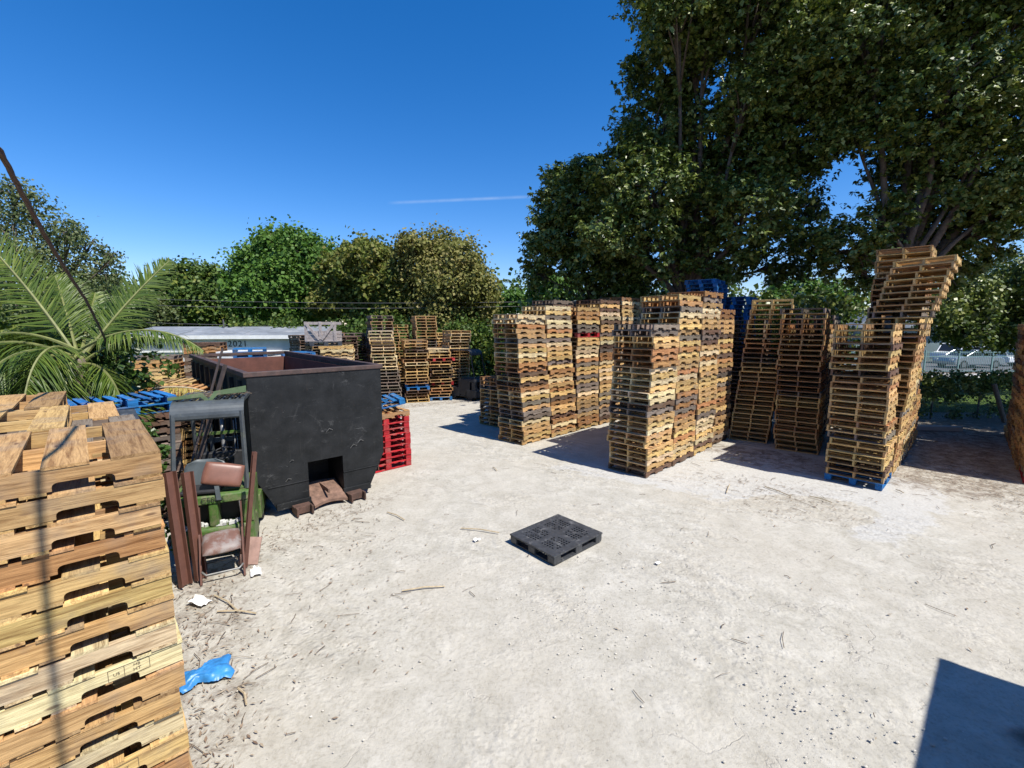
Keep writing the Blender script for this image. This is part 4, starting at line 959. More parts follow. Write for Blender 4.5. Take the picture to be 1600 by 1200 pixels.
palm('young_palm', (pb2.x, pb2.y, 0), max(.5, pb2.z - 1.5), [(D(100), 2.0, 1.0, .6, .6, 40, .6), (D(20), 1.7, 1.05, .7, .6, 40, .7), (D(60), 2.0, 1.2, .6, .6, 40, .5), (D(150), 1.8, .9, .8, .6, 40, .6), (D(-30), 1.5, .9, .8, .55, 36, .7)],
     'small young palm with yellow green fronds low at the left edge', tr=.09)
vine('wild_shrub', [(-10.4, 10.2, .2), (-10.3, 10.2, 1.4), (-10.3, 10.4, 2.4)], .55, 5200, .13, 'dense dark bush behind the coconut palm', 'bush', M_DKGREEN, seed=9)
# dry fallen frond over the pallets left of the container
fr = empty('fallen_palm_frond', (-7.15, 9.1, 2.12), 0, 'dry yellow palm frond draped over pallets left of the container', 'palm frond')
ml, ms = MB(), MB(); frond(ml, ms, Vector((-.3, .1, .02)), R(-8), 1.9, .16, .25, .62, 46, .011, 1.5, random.Random(3)); ml.build('leaflets', M_DRYPALM, fr); ms.build('midrib', M_STRAW, fr)
pp = at(771, 452, 46)
palm('distant_palm', (pp.x, pp.y, 0), pp.z, [(D(a), 2.4, r_, 1.1, .7, 36, .8) for a, r_ in ((0, .6), (45, .9), (90, .5), (140, .9), (180, .6), (225, .9), (270, .6), (310, .9), (20, 1.3), (200, 1.3))], 'distant palm rising beyond the yellowish tree', mat=M_DKGREEN, tr=.2, width=.05)

# ------------------------------------------------------------------ trees
def tree(name, trunk_base, lobes, n, size, mat, label, limbs=None, cl=90, sigk=.16, flat=.85, droop=.3, up=.6, seed=1, trunk_r=.3, asp=.42, group=None, branches=True, lo=.5, tuft=1):
    """lobes: list of (x,y,z,r) world"""
    root = empty(name, trunk_base, 0, label, 'tree', group); B = Vector(trunk_base); rg = np.random.RandomState(seed)
    cs, sg, ct = [], [], []
    tot = sum(l[3] ** 2 for l in lobes)
    for l in lobes:
        k = max(6, int(cl * len(lobes) * l[3] ** 2 / tot))
        q = sphere_pts((l[0] - B.x, l[1] - B.y, l[2] - B.z), l[3], k, rg, lo, flat)
        q = q + (q - q.mean(0)) * rg.uniform(-.08, .16, (k, 1)); cs.append(q); sg += [l[3] * sigk * rg.uniform(.5, 1.5) for _ in range(k)]; ct += [(l[0] - B.x, l[1] - B.y, l[2] - B.z)] * k
    cs = np.concatenate(cs)
    leaf_cloud(cs, sg, n, size, mat, 'crown', droop, asp, root, up, seed, .9, ct, tuft)
    m = MB(); rnd = random.Random(seed)
    lc = Vector(np.mean([l[:3] for l in lobes], axis=0)) - B
    fork = Vector((lc.x * .25, lc.y * .25, max(.8, min(l[2] - l[3] for l in lobes) - B.z) * .8 + .5))
    m.tube([Vector((0, 0, -.1)), Vector((fork.x * .3 + rnd.uniform(-.1, .1), fork.y * .3, fork.z * .5)), fork], [trunk_r * 1.25, trunk_r, trunk_r * .85], 10)
    if branches:
        for li, l in enumerate(lobes):
            e = Vector(l[:3]) - B; mid = fork.lerp(e, .5) + Vector((rnd.uniform(-.4, .4), rnd.uniform(-.4, .4), rnd.uniform(.1, .6)))
            r0 = trunk_r * min(.6, .22 + .12 * l[3]); m.tube([fork, fork.lerp(mid, .5) + Vector((rnd.uniform(-.2, .2), 0, rnd.uniform(0, .2))), mid, e], [r0, r0 * .75, r0 * .5, r0 * .2], 7)
            for _ in range(9):
                d = Vector((rnd.gauss(0, 1), rnd.gauss(0, 1), rnd.gauss(.3, .8))).normalized() * l[3] * .85
                m.tube([mid.lerp(e, rnd.uniform(.4, 1)), e + d * .5 + Vector((0, 0, .1)), e + d], [r0 * .3, r0 * .18, .01], 5)
    m.build('trunk', M_BARK, root, smooth=True); return root
def L(lst, Y, dy=0, seed=0):
    rr = random.Random(seed); out = []
    for (u, v, r) in lst:
        yy = Y + rr.uniform(-dy, dy); p = at(u, v, yy); out.append((p.x, p.y, p.z, r * yy / F_))
    return out
# big dark tree: crown lobes as (u, v, radius px)
A = [(1062, 30, 52), (1038, 115, 52), (1020, 205, 56), (1010, 300, 62), (1030, 390, 55), (1100, 20, 70), (1090, 60, 40), (1175, 40, 75), (1230, 120, 70), (1160, 160, 42), (1110, 215, 62), (1190, 240, 66),
     (1090, 310, 66), (1170, 330, 62), (1130, 400, 50), (1230, 330, 50), (1250, 210, 62), (1290, 40, 62), (1080, -50, 80), (1200, -60, 90), (1280, 120, 60), (1225, 415, 30), (1060, 150, 34), (968, 300, 46), (952, 362, 44), (985, 250, 40)]
tree('broadleaf_tree', (6.6, 18.2, 0), L(A, 17.5, 1.6, 1), 190000, .15, M_FICUS, 'huge dark glossy-leaved tree towering behind the middle pallet stacks', cl=62, sigk=.19, trunk_r=.42, seed=11, lo=.55, asp=.30, up=1.0, tuft=9, droop=.45)
Bt = [(880, 280, 32), (866, 325, 32), (918, 272, 30), (905, 310, 40), (838, 428, 22), (945, 350, 50), (885, 370, 46), (925, 410, 46), (842, 395, 26), (975, 420, 46), (858, 362, 30), (1000, 440, 36)]
tree('broadleaf_tree', (4.0, 20.5, 0), L(Bt, 19.5, .8, 2), 50000, .155, M_FICUS, 'smaller dark glossy-leaved tree with a lit left side, left of the huge tree', cl=60, sigk=.16, trunk_r=.25, seed=12, lo=.55, asp=.30, up=1.0, tuft=9, droop=.45)
Ct = [(1350, 40, 75), (1450, 30, 90), (1560, 50, 90), (1370, 150, 66), (1330, 200, 46), (1470, 150, 80), (1570, 170, 80), (1430, 240, 60), (1520, 260, 70), (1600, 290, 70), (1450, 330, 62), (1540, 360, 46), (1420, 390, 46), (1330, 385, 50), (1285, 370, 36), (1380, 345, 40), (1350, 425, 26), (1500, 400, 36),
      (1680, 120, 110), (1700, 260, 90), (1420, -60, 100), (1560, -60, 110), (1475, 430, 26)]
tree('broadleaf_tree', (12.6, 15.3, 0), L(Ct, 15.0, 1.4, 3), 190000, .135, M_FICUS, 'large glossy-leaved tree spreading over the tallest stack at the right', cl=62, sigk=.19, trunk_r=.38, seed=13, lo=.55, asp=.30, up=1.0, tuft=9, droop=.45)
Dt = [(1490, 515, 26), (1525, 522, 24), (1560, 520, 26), (1595, 528, 26), (1465, 480, 34), (1500, 470, 50), (1560, 450, 50), (1600, 490, 50), (1540, 500, 36), (1640, 430, 60), (1480, 500, 30), (1650, 500, 50)]
tree('shade_tree', (30.5, 24, 0), L(Dt, 23, 2, 4), 32000, .17, M_FICUS, 'low olive-green tree with spreading branches beyond the right alley', cl=80, sigk=.18, trunk_r=.25, seed=14)
tree('shade_tree', (21.8, 11.8, 0), [(21.5, 12, 8, 2.6), (23.5, 11, 7.5, 2.4), (20.8, 13.2, 7.2, 2.0), (22.5, 13, 9.5, 2.2), (24.5, 13.5, 8, 2.4), (20.6, 11.6, 9.2, 1.8), (23, 15, 7.5, 2.2)], 26000, .2, M_FICUS, 'leafy tree beyond the right edge shading the wire fence', cl=60, seed=16, trunk_r=.25)
Et = [(1250, 455, 26), (1290, 462, 24), (1215, 470, 26), (1310, 480, 22)]
tree('shade_tree', (20, 34, 0), L(Et, 34, 1, 5), 7000, .28, M_GREEN, 'small light-green tree seen in the gap above the shaded stacks', cl=60, trunk_r=.2, seed=15)
# background trees
yB = 34
tree('round_tree', (at(440, 500, 36).x, 36, 0), L([(440, 395, 42), (405, 420, 40), (480, 405, 42), (440, 450, 50), (395, 460, 36), (500, 440, 40), (460, 380, 24), (480, 470, 40), (420, 375, 18), (520, 415, 26)], 36, 2, 6), 42000, .27, M_GREEN, 'tall round bright-green tree in the background left of centre', cl=110, sigk=.16, seed=21, trunk_r=.4, lo=.4)
tree('round_tree', (at(570, 500, 34).x, 34, 0), L([(540, 420, 36), (580, 405, 36), (545, 460, 40), (600, 440, 40), (570, 480, 36), (515, 470, 30), (625, 480, 36), (560, 392, 20)], 34, 1.5, 7), 32000, .27, M_OLIVE, 'olive-green tree in the background between the bright and the yellowish trees', cl=100, sigk=.16, seed=22, trunk_r=.35, lo=.4)
tree('thinning_tree', (at(680, 500, 32).x, 32, 0), L([(645, 385, 26), (690, 390, 34), (725, 405, 30), (660, 425, 42), (710, 440, 44), (745, 450, 32), (640, 470, 36), (690, 490, 40), (740, 500, 36), (755, 465, 22), (630, 400, 18)], 32, 1.5, 8), 34000, .21, M_SPARSE, 'yellowing thin-leaved tree in the background behind the back stacks', cl=120, sigk=.19, seed=23, trunk_r=.3, lo=.4)
tree('round_tree', (at(300, 500, 38).x, 38, 0), L([(300, 440, 34), (335, 445, 30), (270, 450, 22), (355, 465, 30), (320, 480, 40), (360, 495, 30), (280, 490, 30)], 38, 1.5, 9), 26000, .28, M_DKGREEN, 'dark green tree with yellow-green top in the background above the white wall', cl=100, seed=24, trunk_r=.3, lo=.4)
tree('round_tree', (at(230, 500, 34).x, 34, 0), L([(230, 480, 26), (200, 490, 26), (255, 495, 22), (180, 470, 26), (210, 510, 24)], 34, 1, 10), 10000, .25, M_FEATHER, 'low pale green tree in the background just right of the palm', cl=80, seed=25, trunk_r=.2)
tree('feathery_tree', (at(60, 500, 21).x, 21, 0), L([(20, 300, 26), (50, 330, 30), (0, 350, 40), (95, 360, 26), (60, 390, 36), (140, 388, 24), (20, 420, 50), (110, 420, 34), (160, 420, 26), (175, 455, 28), (140, 470, 40), (60, 470, 50), (112, 366, 20), (-50, 340, 50), (-60, 430, 60), (176, 405, 16)], 21, 2, 11), 22000, .12, M_FEATHER, 'feathery pale tree standing behind the coconut palm', cl=70, sigk=.2, seed=26, trunk_r=.28, lo=.3)
tree('round_tree', (at(800, 500, 44).x, 44, 0), L([(800, 468, 16), (785, 475, 14), (815, 474, 12)], 44, 1, 12), 4000, .3, M_GREEN, 'small distant green tree in the sky gap beside the dark tree', cl=60, seed=27, trunk_r=.15)
tree('feathery_tree', (at(855, 500, 30).x, 30, 0), L([(855, 445, 22), (840, 462, 18), (875, 450, 22), (870, 470, 24), (845, 430, 10)], 30, 1, 13), 7000, .2, M_GREEN, 'light green feathery tree peeking out below the small dark tree', cl=70, seed=28, trunk_r=.15)
hl = [(x, 62 + 8 * math.sin(x * .3), z, 3.2) for x in np.arange(-110, 110, 3.2) for z in (1.5, 4.2, 6.0 + 1.5 * math.sin(x * .9))]
o = leaf_cloud(sum([list(sphere_pts(l[:3], l[3], 8, rg, .3)) for l in hl], []), [.9] * (8 * len(hl)), 60000, .6, M_DKGREEN, 'far_woods', seed=35)
tag(o, 'distant line of trees closing the horizon all round the yard', 'woods', kind='stuff')
hl = [(-34 + 3 * math.sin(y), y, z, 2.2) for y in np.arange(6, 60, 2.4) for z in (1.2, 3.4, 5.2)]
o = leaf_cloud(sum([list(sphere_pts(l[:3], l[3], 8, rg, .3)) for l in hl], []), [.7] * (8 * len(hl)), 26000, .4, M_DKGREEN, 'far_woods', seed=36)
tag(o, 'dense green thicket beyond the palm at the left side', 'woods', kind='stuff')
# dark undergrowth behind the stacks
hedge = []
rr = random.Random(4)
for u in range(380, 780, 18): hedge.append((u, 535 + rr.uniform(-14, 8), 20))
hedge += [(u, 560, 30) for u in (725, 745, 765, 785)]
hl = L(hedge, 29, 1, 14)
o = leaf_cloud(sum([list(sphere_pts(l[:3], l[3], 16, rg, .3)) for l in hl], []), [.35] * (16 * len(hl)), 30000, .2, M_DKGREEN, 'undergrowth', seed=31)
tag(o, 'dark undergrowth below the background trees behind the back stacks', 'undergrowth', kind='stuff')
hl = [(x, 19.5 + .12 * x, z, 1.2) for x in np.arange(2, 16, 1.0) for z in (.8, 2.2, 3.6)]
o = leaf_cloud(sum([list(sphere_pts(l[:3], l[3], 10, rg, .2)) for l in hl], []), [.4] * (10 * len(hl)), 30000, .2, M_FICUS, 'undergrowth', seed=32)
tag(o, 'shaded leafy undergrowth beneath the big trees behind the middle stacks', 'undergrowth', kind='stuff')

# ------------------------------------------------------------------ white building with house number
def white_building():
    a, b = at(195, 520, 24), at(490, 520, 25.2); d = Vector((b.x - a.x, b.y - a.y)); Lb = d.length; ang = math.atan2(d.y, d.x)
    root = empty('low_building', (a.x, a.y, 0), ang, 'low white building with grey sheet roof and black house number behind the container', 'building')
    MB().box((Lb / 2, 2.5, 1.36), (Lb, 5, 2.72)).build('wall', M_WHITEW, root)
    m = MB(); rr = random.Random(3)
    m.add([(-.5, -.25, 2.86), (Lb + .3, -.25, 2.86), (Lb + .3, 3.2, 3.36), (-.5, 3.2, 3.36), (-.5, -.25, 2.80), (Lb + .3, -.25, 2.80), (Lb + .3, 3.2, 3.30), (-.5, 3.2, 3.30)], [(0, 1, 2, 3), (7, 6, 5, 4), (0, 4, 5, 1), (1, 5, 6, 2), (2, 6, 7, 3), (3, 7, 4, 0)])
    for k in range(3): m.box((1.5 + k * 3.2, .9 + .3 * k, 3.04 + .043 * k), (2.0, 1.6, .012), rx=R(8.2), rz=rr.uniform(-.05, .05))
    m.build('roof', M_ROOFG, root)
    MB().box((Lb / 2 - .1, -.28, 2.80), (Lb + .8, .05, .20)).build('fascia', M_WHITEP, root)
    m = MB(); m.box((Lb * .42, -.05, 2.02), (Lb * .8, .10, .07)); m.build('ledge', M_WHITEP, root)
    t = (at(359, 539, 24).x - a.x) / d.x * Lb
    for q, ch in enumerate('2021'): text_mesh('digit', ch, .46, M_CHAR, root, Matrix.Translation((t + (q - 1.5) * .26, -.012, 2.42)) @ Matrix.Rotation(R(90), 4, 'X'), .006)
white_building()
# slim pole, power lines
pp = at(350, 515, 27); o = MB().tube([(0, 0, 0), (0, 0, pp.z + .6)], .04, 8).build('slim_pole', M_WIRE); o.location = (pp.x, pp.y, 0); tag(o, 'slim grey pole rising above the roof of the white building', 'pole')
for k, (v0, v1) in enumerate(((452, 462), (464, 468), (490, 498))):
    a, b = at(-200, v0 - 4, 27), at(1000, v1 + 6, 31); m = MB()
    m.tube([a.lerp(b, i / 16) - Vector((0, 0, .55 * math.sin(math.pi * i / 16))) for i in range(17)], .014, 5)
    tag(m.build('power_line', M_WIRE), ('uppermost', 'middle', 'lowest')[k] + ' of the thin power lines crossing in front of the background trees', 'power line', 'power lines')

# white slatted crate on the blue pallets
cr = empty('slatted_crate', (-7.0, 16.75, 2.855), R(2), 'weathered whitish slatted crate with V braces standing on black pallets', 'crate')
m = MB(); w, h, dp = 1.14, .70, .55
for y in (-dp / 2, dp / 2):
    for z in (.06, .19, .32, .66): m.box((0, y, z), (w, .025, .115 if z != .66 else .10))
m.build('slat', M_GREYW, cr)
for x in (-w / 2 + .05, 0, w / 2 - .05):
    MB().box((x, -(dp / 2 + .026), h / 2), (.10, .025, h + .04)).build('upright', M_GREYW, cr)
for s_ in (-1, 1): MB().box((s_ * .27, -dp / 2 - .052, .36), (.74, .022, .095), ry=s_ * R(-52)).build('brace', M_GREYW, cr)
m = MB()
for k in range(5): m.box((0, -dp / 2 + dp * k / 4, .012), (w, .09, .02))
m.build('base_board', M_GREYW, cr)
# scrap heap by the building
for i, (u, v, Y, w_, d_, lab) in enumerate(((390, 548, 17.5, 1.9, .3, 'stack of grey white boards lying in front of the house number wall'), )):
    p = at(u, v, Y); m = MB()
    for k in range(9): m.box((0, 0, p.z - k * .09 - .05), (w_ + rr.uniform(-.2, .2), .9, .07), rz=rr.uniform(-.04, .04))
    m.box((0, 0, (p.z - .9) / 2), (1.5, .7, p.z - .9)); o = m.build('board_stack', M_WHITEP); o.location = (p.x, p.y, 0); tag(o, lab, 'board stack')

# ------------------------------------------------------------------ right side: wire fence, picket fence, cars, house
def mesh_fence():
    a, b = Vector((11.5, 15.9, 0)), Vector((19.5, 16.6, 0)); d = b - a; Lf = d.length; ang = math.atan2(d.y, d.x)
    root = empty('wire_fence', a, ang, 'vine-covered wire mesh fence closing the shaded alley at the right', 'fence'); H = 1.45; m = MB()
    s_ = .11; n = int((Lf + H) / s_)
    for k in range(n):
        x0 = k * s_ - H
        p, q = (max(x0, 0), max(0, -x0)), (min(x0 + H, Lf), H - max(0, x0 + H - Lf))
        m.tube([(p[0], 0, p[1]), (q[0], 0, q[1])], .0035, 3, cap=False); m.tube([(Lf - p[0], .004, p[1]), (Lf - q[0], .004, q[1])], .0035, 3, cap=False)
    m.build('wire_mesh', M_WIRE, root)
    for x in (.2, 2.1, 4.0, 5.9, 7.8): MB().tube([(x, .03, 0), (x, .03, 1.55)], .03, 8).build('post', M_WIRE, root, smooth=True)
    MB().tube([(0, .03, 1.45), (Lf, .03, 1.45)], .018, 6).build('rail', M_WIRE, root)
    lc = [np.array((x, rg.normal() * .10, max(.25, H + .22 - abs(rg.normal()) * .30))) for x in np.arange(.1, Lf, .07)] + [np.array((rg.uniform(0, Lf), .05, rg.uniform(.1, 1.2))) for _ in range(60)]
    leaf_cloud(lc, [.11] * len(lc), 11000, .10, M_FICUS, 'vine', .4, .42, root, .4, 51)
mesh_fence()
o = MB().tube([at(1572, 668, 15.6), at(1553, 600, 15.9)], .07, 8).build('leaning_post', M_TREAD); tag(o, 'dark thick post leaning in front of the wire fence', 'post')
o = MB().box((0, 0, .07), (2.3, .25, .14)).build('kerb_block', M_CONC); o.location = (13.6, 14.6, 0); o.rotation_euler = (0, 0, R(-8)); tag(o, 'grey concrete block lying across the end of the shaded alley', 'concrete block')
def picket_fence():
    root = empty('picket_fence', (20, 32.6, 0), 0, 'pale green metal picket fence along the car park', 'fence'); Lf = 28
    m = MB(); 
    for z in (.12, 1.18, 1.50): m.box((Lf / 2, 0, z), (Lf, .04, .05))
    m.build('rail', M_FENCEG, root)
    m = MB()
    for k in range(int(Lf / .13)): m.box((k * .13, 0, .80), (.022, .022, 1.5))
    m.build('picket', M_FENCEG, root)
    for k in range(12): MB().box((k * 2.45 + .3, 0, .82), (.08, .08, 1.64)).build('post', M_FENCEG, root)
picket_fence()
def car(loc, rz, mat, label, kind='sedan'):
    root = empty('parked_car', loc, rz, label, 'car', 'cars parked behind the picket fence')
    Lc, Wc = 4.5, 1.78; h0 = {'sedan': 1.42, 'pickup': 1.75, 'hatch': 1.55}[kind]
    body = [(-2.25, .35), (-2.22, .75), (-1.9, .92), (-1.0, .98), (1.3, .98), (2.15, .85), (2.25, .55), (2.2, .3), (1.75, .28), (-1.8, .28)]
    if kind == 'pickup': body = [(-2.4, .5), (-2.4, 1.05), (-.6, 1.06), (1.2, 1.10), (2.2, 1.0), (2.35, .6), (2.3, .4), (-2.3, .4)]
    A_ = lambda w: Matrix(((1, 0, 0, 0), (0, 0, -1, w / 2), (0, 1, 0, 0), (0, 0, 0, 1)))
    MB().prism(body, Wc, A_(Wc)).build('body', mat, root, bevel=.07)
    cab = {'sedan': [(-1.6, .97), (-1.0, h0 - .03), (.35, h0), (1.15, .98)], 'pickup': [(-.6, 1.05), (-.45, h0), (.75, h0), (1.35, 1.09)], 'hatch': [(-2.0, .95), (-1.7, h0), (.3, h0), (1.2, .98)]}[kind]
    MB().prism(cab, Wc - .16, A_(Wc - .16)).build('cabin', M_GLASS, root, bevel=.05)
    top = [(cab[1][0] - .02, h0 - .06), (cab[1][0] + .05, h0 + .03), (cab[2][0] - .05, h0 + .03), (cab[2][0] + .04, h0 - .06)]
    MB().prism(top, Wc - .13, A_(Wc - .13)).build('roof', mat, root, bevel=.02)
    for s_ in (-1, 1):
        m = MB()
        for (p, q) in ((cab[0], cab[1]), (cab[2], cab[3]), (((cab[0][0] + cab[3][0]) / 2, .97), ((cab[1][0] + cab[2][0]) / 2, h0))):
            m.tube([(p[0], s_ * (Wc / 2 - .075), p[1]), (q[0], s_ * (Wc / 2 - .085), q[1])], .04, 4)
        m.build('pillar', mat, root)
    for x in (-1.4, 1.4):
        for y in (-.8, .8):
            wl_ = MB().tube([(0, -.1, 0), (0, .1, 0)], .33, 18).build('tyre', M_RUBBER, root, loc=(x, y, .33)); MB().tube([(0, -.11, 0), (0, .11, 0)], .2, 12).build('rim', M_GLINT, wl_)
    for y in (-.6, .6): MB().box((2.2, y, .7), (.10, .3, .13)).build('headlight', M_WHITEP, root)
for u, Y, rz, mt, kd, lb in ((1494, 41, 200, M_CARW, 'pickup', 'white pickup truck parked at the left behind the picket fence'), (1513, 36.5, 185, M_CARS, 'sedan', 'silver sedan parked close behind the picket fence'),
                             (1540, 39.5, 100, M_CARW, 'hatch', 'pale hatchback parked beside the silver sedan'), (1592, 42, 190, M_CARW, 'sedan', 'white sedan at the right end behind the picket fence')):
    p = at(u, 560, Y); car((p.x, p.y, 0.01), R(rz), mt, lb, kd)
hp = at(1450, 540, 44); hr = empty('house', (hp.x, hp.y, 0), 0, 'grey green house with white corner trim beyond the cars', 'house')
MB().box((-3.0, 2, 1.6), (9.2, 5, 3.2)).build('wall', M_HOUSE, hr); MB().box((1.62, -.45, 1.6), (.18, .2, 3.2)).build('corner_trim', M_WHITEP, hr)
MB().prism([(-8, 3.2), (2.2, 3.2), (.8, 4.6), (-6.6, 4.6)], 6, Matrix(((1, 0, 0, 0), (0, 0, -1, 4.9), (0, 1, 0, 0), (0, 0, 0, 1)))).build('roof', M_ROOFG, hr)

# building behind the photographer whose corner shadow lies on the ground at lower right
hS = 3.6; off = hS / math.tan(R(SUN_EL)); cx, cy = 4.48 + math.cos(R(SUN_AZ)) * off, 4.27 + math.sin(R(SUN_AZ)) * off
sb = empty('warehouse', (cx, cy, 0), R(-138), 'plain flat-roofed warehouse whose corner throws the shadow at the lower right', 'building')
MB().box((4, 4, hS / 2 - .1), (8, 8, hS - .2)).build('wall', M_WHITEW, sb); MB().box((4, 4, hS - .08), (8.02, 8.02, .16)).build('roof', M_ROOFG, sb)

# ------------------------------------------------------------------ hanging cable and the cable that shadows the near stack
pts = [at(-60, 175, 2.6), at(0, 236, 2.9), at(32, 298, 3.3), at(70, 368, 3.9), at(105, 425, 4.8), at(135, 470, 6.2), at(160, 520, 7.6), at(175, 560, 9.2)]
m = MB(); sm = []
for i in range(len(pts) - 1):
    for k in range(6): sm.append(pts[i].lerp(pts[i + 1], k / 6))
sm.append(pts[-1])
for ph in (0, 2.1, 4.2):
    m.tube([p + Vector((math.cos(ph + i * .8), 0, math.sin(ph + i * .8))) * .010 for i, p in enumerate(sm)], .011, 6)
tag(m.build('overhead_cable', M_CABLE, smooth=True), 'thick twisted dark cable hanging down over the palm at the left edge', 'cable')
sh = []
top_z = 20 * PH
def g3(u, v, z): return Vector(g0(u, v, z))
face_n = Vector((math.sin(yN), -math.cos(yN), 0)); fp = Vector((rc.x, rc.y, 0))
def onface(u, v):
    x = (u - 800) / F_; y = -(v - 600) / F_; d = Vector((x, math.cos(P_) + y * math.sin(P_), -math.sin(P_) + y * math.cos(P_))); o_ = Vector((0, 0, H_))
    t = (fp - o_).dot(face_n) / d.dot(face_n); return o_ + d * t
tg = [(g3(136, 640, top_z), 3.4), (g3(120, 665, top_z), 3.45), (g3(92, 700, top_z), 3.5), (g3(62, 722, top_z), 3.6), (onface(60, 760), 3.75), (onface(66, 860), 4.05), (onface(74, 960), 4.4), (onface(86, 1080), 4.8), (onface(100, 1220), 5.3)]
m = MB(); m.tube([p + sun_v * t for p, t in tg], .016, 8)
tag(m.build('power_cable', M_CABLE, smooth=True), 'cable sagging behind the photographer, casting the thin shadow on the near stack', 'cable')

# ------------------------------------------------------------------ litter
bag = MB(); n = 26; vs = []; rr = random.Random(8)
for j in range(n + 1):
    for i in range(n + 1):
        a, b = i / n, j / n; x = (a - .5) * .46 * (1 - .35 * abs(b - .5) + .12 * math.sin(b * 9)); y = (b - .5) * .30 * (1 - .30 * math.sin(a * 5) + .12 * math.sin(a * 13)); z = .012 + .07 * math.sin(math.pi * a) ** .6 * math.sin(math.pi * b) ** .6 + .035 * abs(noise.noise(Vector((a * 4, b * 4, 2)))) + .022 * abs(noise.noise(Vector((a * 11, b * 9, 2))))
        vs.append((x, y, max(.004, z)))
bag.add(vs, [(j * (n + 1) + i, j * (n + 1) + i + 1, (j + 1) * (n + 1) + i + 1, (j + 1) * (n + 1) + i) for j in range(n) for i in range(n)])
o = bag.build('plastic_bag', M_BLUEF, smooth=True); p = g3(322, 1056, .0); o.location = p; o.rotation_euler = (0, 0, R(38)); tag(o, 'crumpled blue plastic bag on the ground beside the near stack', 'plastic bag')
for (u, v, s_, lab) in ((312, 943, .12, 'crumpled white paper scrap beside the near stack'), (400, 896, .10, 'white paper scrap at the foot of the folding chair'), (1028, 881, .045, 'tiny white scrap right of the black plastic pallet'), (745, 845, .05, 'small white scrap left of the black plastic pallet')):
    vs = []; n = 5; sd_ = rr.random() * 9
    for j in range(n + 1):
        for i in range(n + 1): vs.append(((i / n - .5) * s_ * 2, (j / n - .5) * s_ * 1.3, .012 + .11 * abs(noise.noise(Vector((i * .9, j * .9, sd_)))) * min(1, s_ * 9)))
    m = MB(); m.add(vs, [(j * (n + 1) + i, j * (n + 1) + i + 1, (j + 1) * (n + 1) + i + 1, (j + 1) * (n + 1) + i) for j in range(n) for i in range(n)])
    o = m.build('paper_scrap', M_PAPER); o.location = g3(u, v, 0); o.rotation_euler = (0, 0, rr.uniform(0, 3)); tag(o, lab, 'paper scrap', 'paper scraps')
# twigs and leaf litter
def litter_region():
    out = []
    for a, b, r_, n in (((-2.2, 2.5), (-4.3, 5.7), .55, 1250), ((-4.3, 5.9), (-3.0, 8.4), .45, 500), ((6.2, 11.3), (8.4, 9.9), .6, 500), ((5.5, 12.2), (6.8, 11.3), .5, 300), ((9.6, 8.6), (15, 15), 1.6, 4200), ((4.8, 7.9), (6.4, 8.6), .8, 400), ((9.5, 7.9), (12.8, 8.4), .8, 1500),
                        ((-1.8, 4), (-2.6, 7.5), .8, 260), ((4.2, 9.9), (6.0, 8.7), .6, 260), ((-5.0, 18.6), (-1.8, 20.6), .5, 400), ((0.6, 9.2), (3.4, 5.2), 2.6, 130), ((5, 5.5), (9.5, 6.5), 1.6, 160)):
        for _ in range(n):
            t = rd.random(); x = a[0] + (b[0] - a[0]) * t + rd.gauss(0, r_ * .6); y = a[1] + (b[1] - a[1]) * t + rd.gauss(0, r_ * .6); out.append((x, y))
    return out
pts = litter_region(); n = len(pts); rg2 = np.random.RandomState(5)
P = np.array([(x, y, .004) for x, y in pts]); ang = rg2.uniform(0, 6.28, n); s_ = rg2.uniform(.008, .036, n) ** 1.0
t = np.stack([np.cos(ang), np.sin(ang), rg2.uniform(-.1, .25, n)], 1) * s_[:, None]; bb = np.stack([-np.sin(ang), np.cos(ang), rg2.uniform(-.3, .3, n)], 1) * s_[:, None] * rg2.uniform(.12, .38, n)[:, None]
P[:, 2] += np.abs(bb[:, 2]) + .004
v = np.stack([P - t, P + bb, P + t, P - bb], 1).reshape(-1, 3); v[:, 2] = np.maximum(v[:, 2], .002)
ML = leafmat('dead leaf', [(.12, .08, .055), (.24, .17, .12), (.36, .30, .22), (.28, .22, .16), (.17, .085, .06)], .9, .05, .1)
me = numpy_mesh('leaf_litter', v, np.arange(n * 4).reshape(-1, 4), ML); o = bpy.data.objects.new('leaf_litter', me); COL.objects.link(o)
tag(o, 'dry brown leaf litter scattered over the pale ground', 'leaf litter', kind='stuff')
m = MB()
for x, y in rd.sample(pts, 620) + [(rd.uniform(-3, 10), rd.uniform(3, 11)) for _ in range(40)]:
    a = rd.uniform(0, 3.14); l = abs(rd.gauss(.10, .10)) + .03; k = rd.uniform(-.25, .25)
    m.tube([(x, y, .006), (x + l * .5 * math.cos(a), y + l * .5 * math.sin(a), .014), (x + l * math.cos(a + k), y + l * math.sin(a + k), .006)], rd.uniform(.002, .005), 4)
tag(m.build('twig_litter', M_TREAD), 'short twigs and splinters scattered on the ground', 'twigs', kind='stuff')
m = MB()
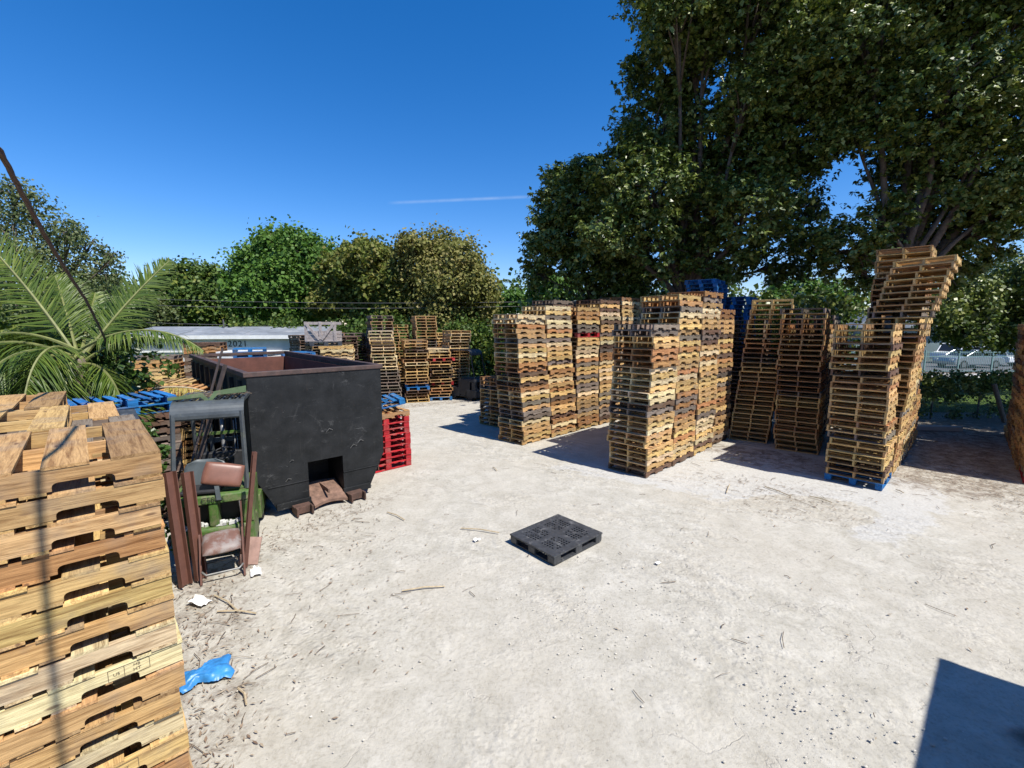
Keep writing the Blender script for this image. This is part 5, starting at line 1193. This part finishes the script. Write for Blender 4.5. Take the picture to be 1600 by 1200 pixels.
for (u0, v0, u1, v1) in ((1140, 757, 1135, 770), (1195, 760, 1235, 775), (605, 800, 632, 812), (628, 923, 695, 916), (720, 825, 780, 832), (335, 930, 372, 955), (372, 1075, 385, 1100), (340, 955, 400, 958), (1265, 775, 1300, 785), (1400, 765, 1412, 770), (770, 730, 776, 735), (1110, 720, 1150, 716)):
    a, b = g3(u0, v0, .015), g3(u1, v1, .02); m.tube([a, a.lerp(b, .5) + Vector((.01, .02, .01)), b], .010, 5)
tag(m.build('stick_litter', M_STRAW), 'pale broken sticks and splinters lying about the yard', 'sticks', kind='stuff')
# gravel
vs, fs = [], []; m = MB()
ico = [(0, 0, 1), (.9, 0, .45), (.28, .85, .45), (-.72, .53, .45), (-.72, -.53, .45), (.28, -.85, .45), (.72, .53, -.3), (-.28, .85, -.3), (-.9, 0, -.3), (-.28, -.85, -.3), (.72, -.53, -.3)]
icf = [(0, 1, 2), (0, 2, 3), (0, 3, 4), (0, 4, 5), (0, 5, 1), (1, 6, 2), (2, 6, 7), (2, 7, 3), (3, 7, 8), (3, 8, 4), (4, 8, 9), (4, 9, 5), (5, 9, 10), (5, 10, 1), (1, 10, 6)]
spots = []
for (cx_, cy_, r_, n_) in ((1.9, 5.2, .45, 160), (2.5, 3.7, .35, 160), (2.9, 3.3, .5, 200), (.9, 4.9, .4, 120), (1.0, 4.2, .3, 70), (2.0, 4.4, 1.4, 220), (5, 5, 2.0, 90), (0, 4, 1.5, 90), (3.5, 6, 2.5, 110), (-2.0, 4.2, .7, 260), (-3.5, 6.4, .6, 200)):
    for _ in range(n_): spots.append((rd.gauss(cx_, r_), rd.gauss(cy_, r_)))
for x, y in spots:
    if y < 2 or x < -3.9 or rd.random() < .35: continue
    r_ = min(.016, abs(rd.gauss(.003, .004)) + .002); a = rd.uniform(0, 6)
    m.add([(x + r_ * (p[0] * math.cos(a) - p[1] * math.sin(a)) * 1.2, y + r_ * (p[0] * math.sin(a) + p[1] * math.cos(a)), .7 * r_ * (p[2] + .2)) for p in ico], icf)
tag(m.build('gravel', plain('limestone chips', (.48, .45, .39), .95, 0, .3, 3)), 'loose limestone gravel scattered over the yard', 'gravel', kind='stuff')
print('objects', len(bpy.data.objects), 'pallets', sum(1 for o in bpy.data.objects if o.get('category') == 'pallet'), 'far verts', len(fv))
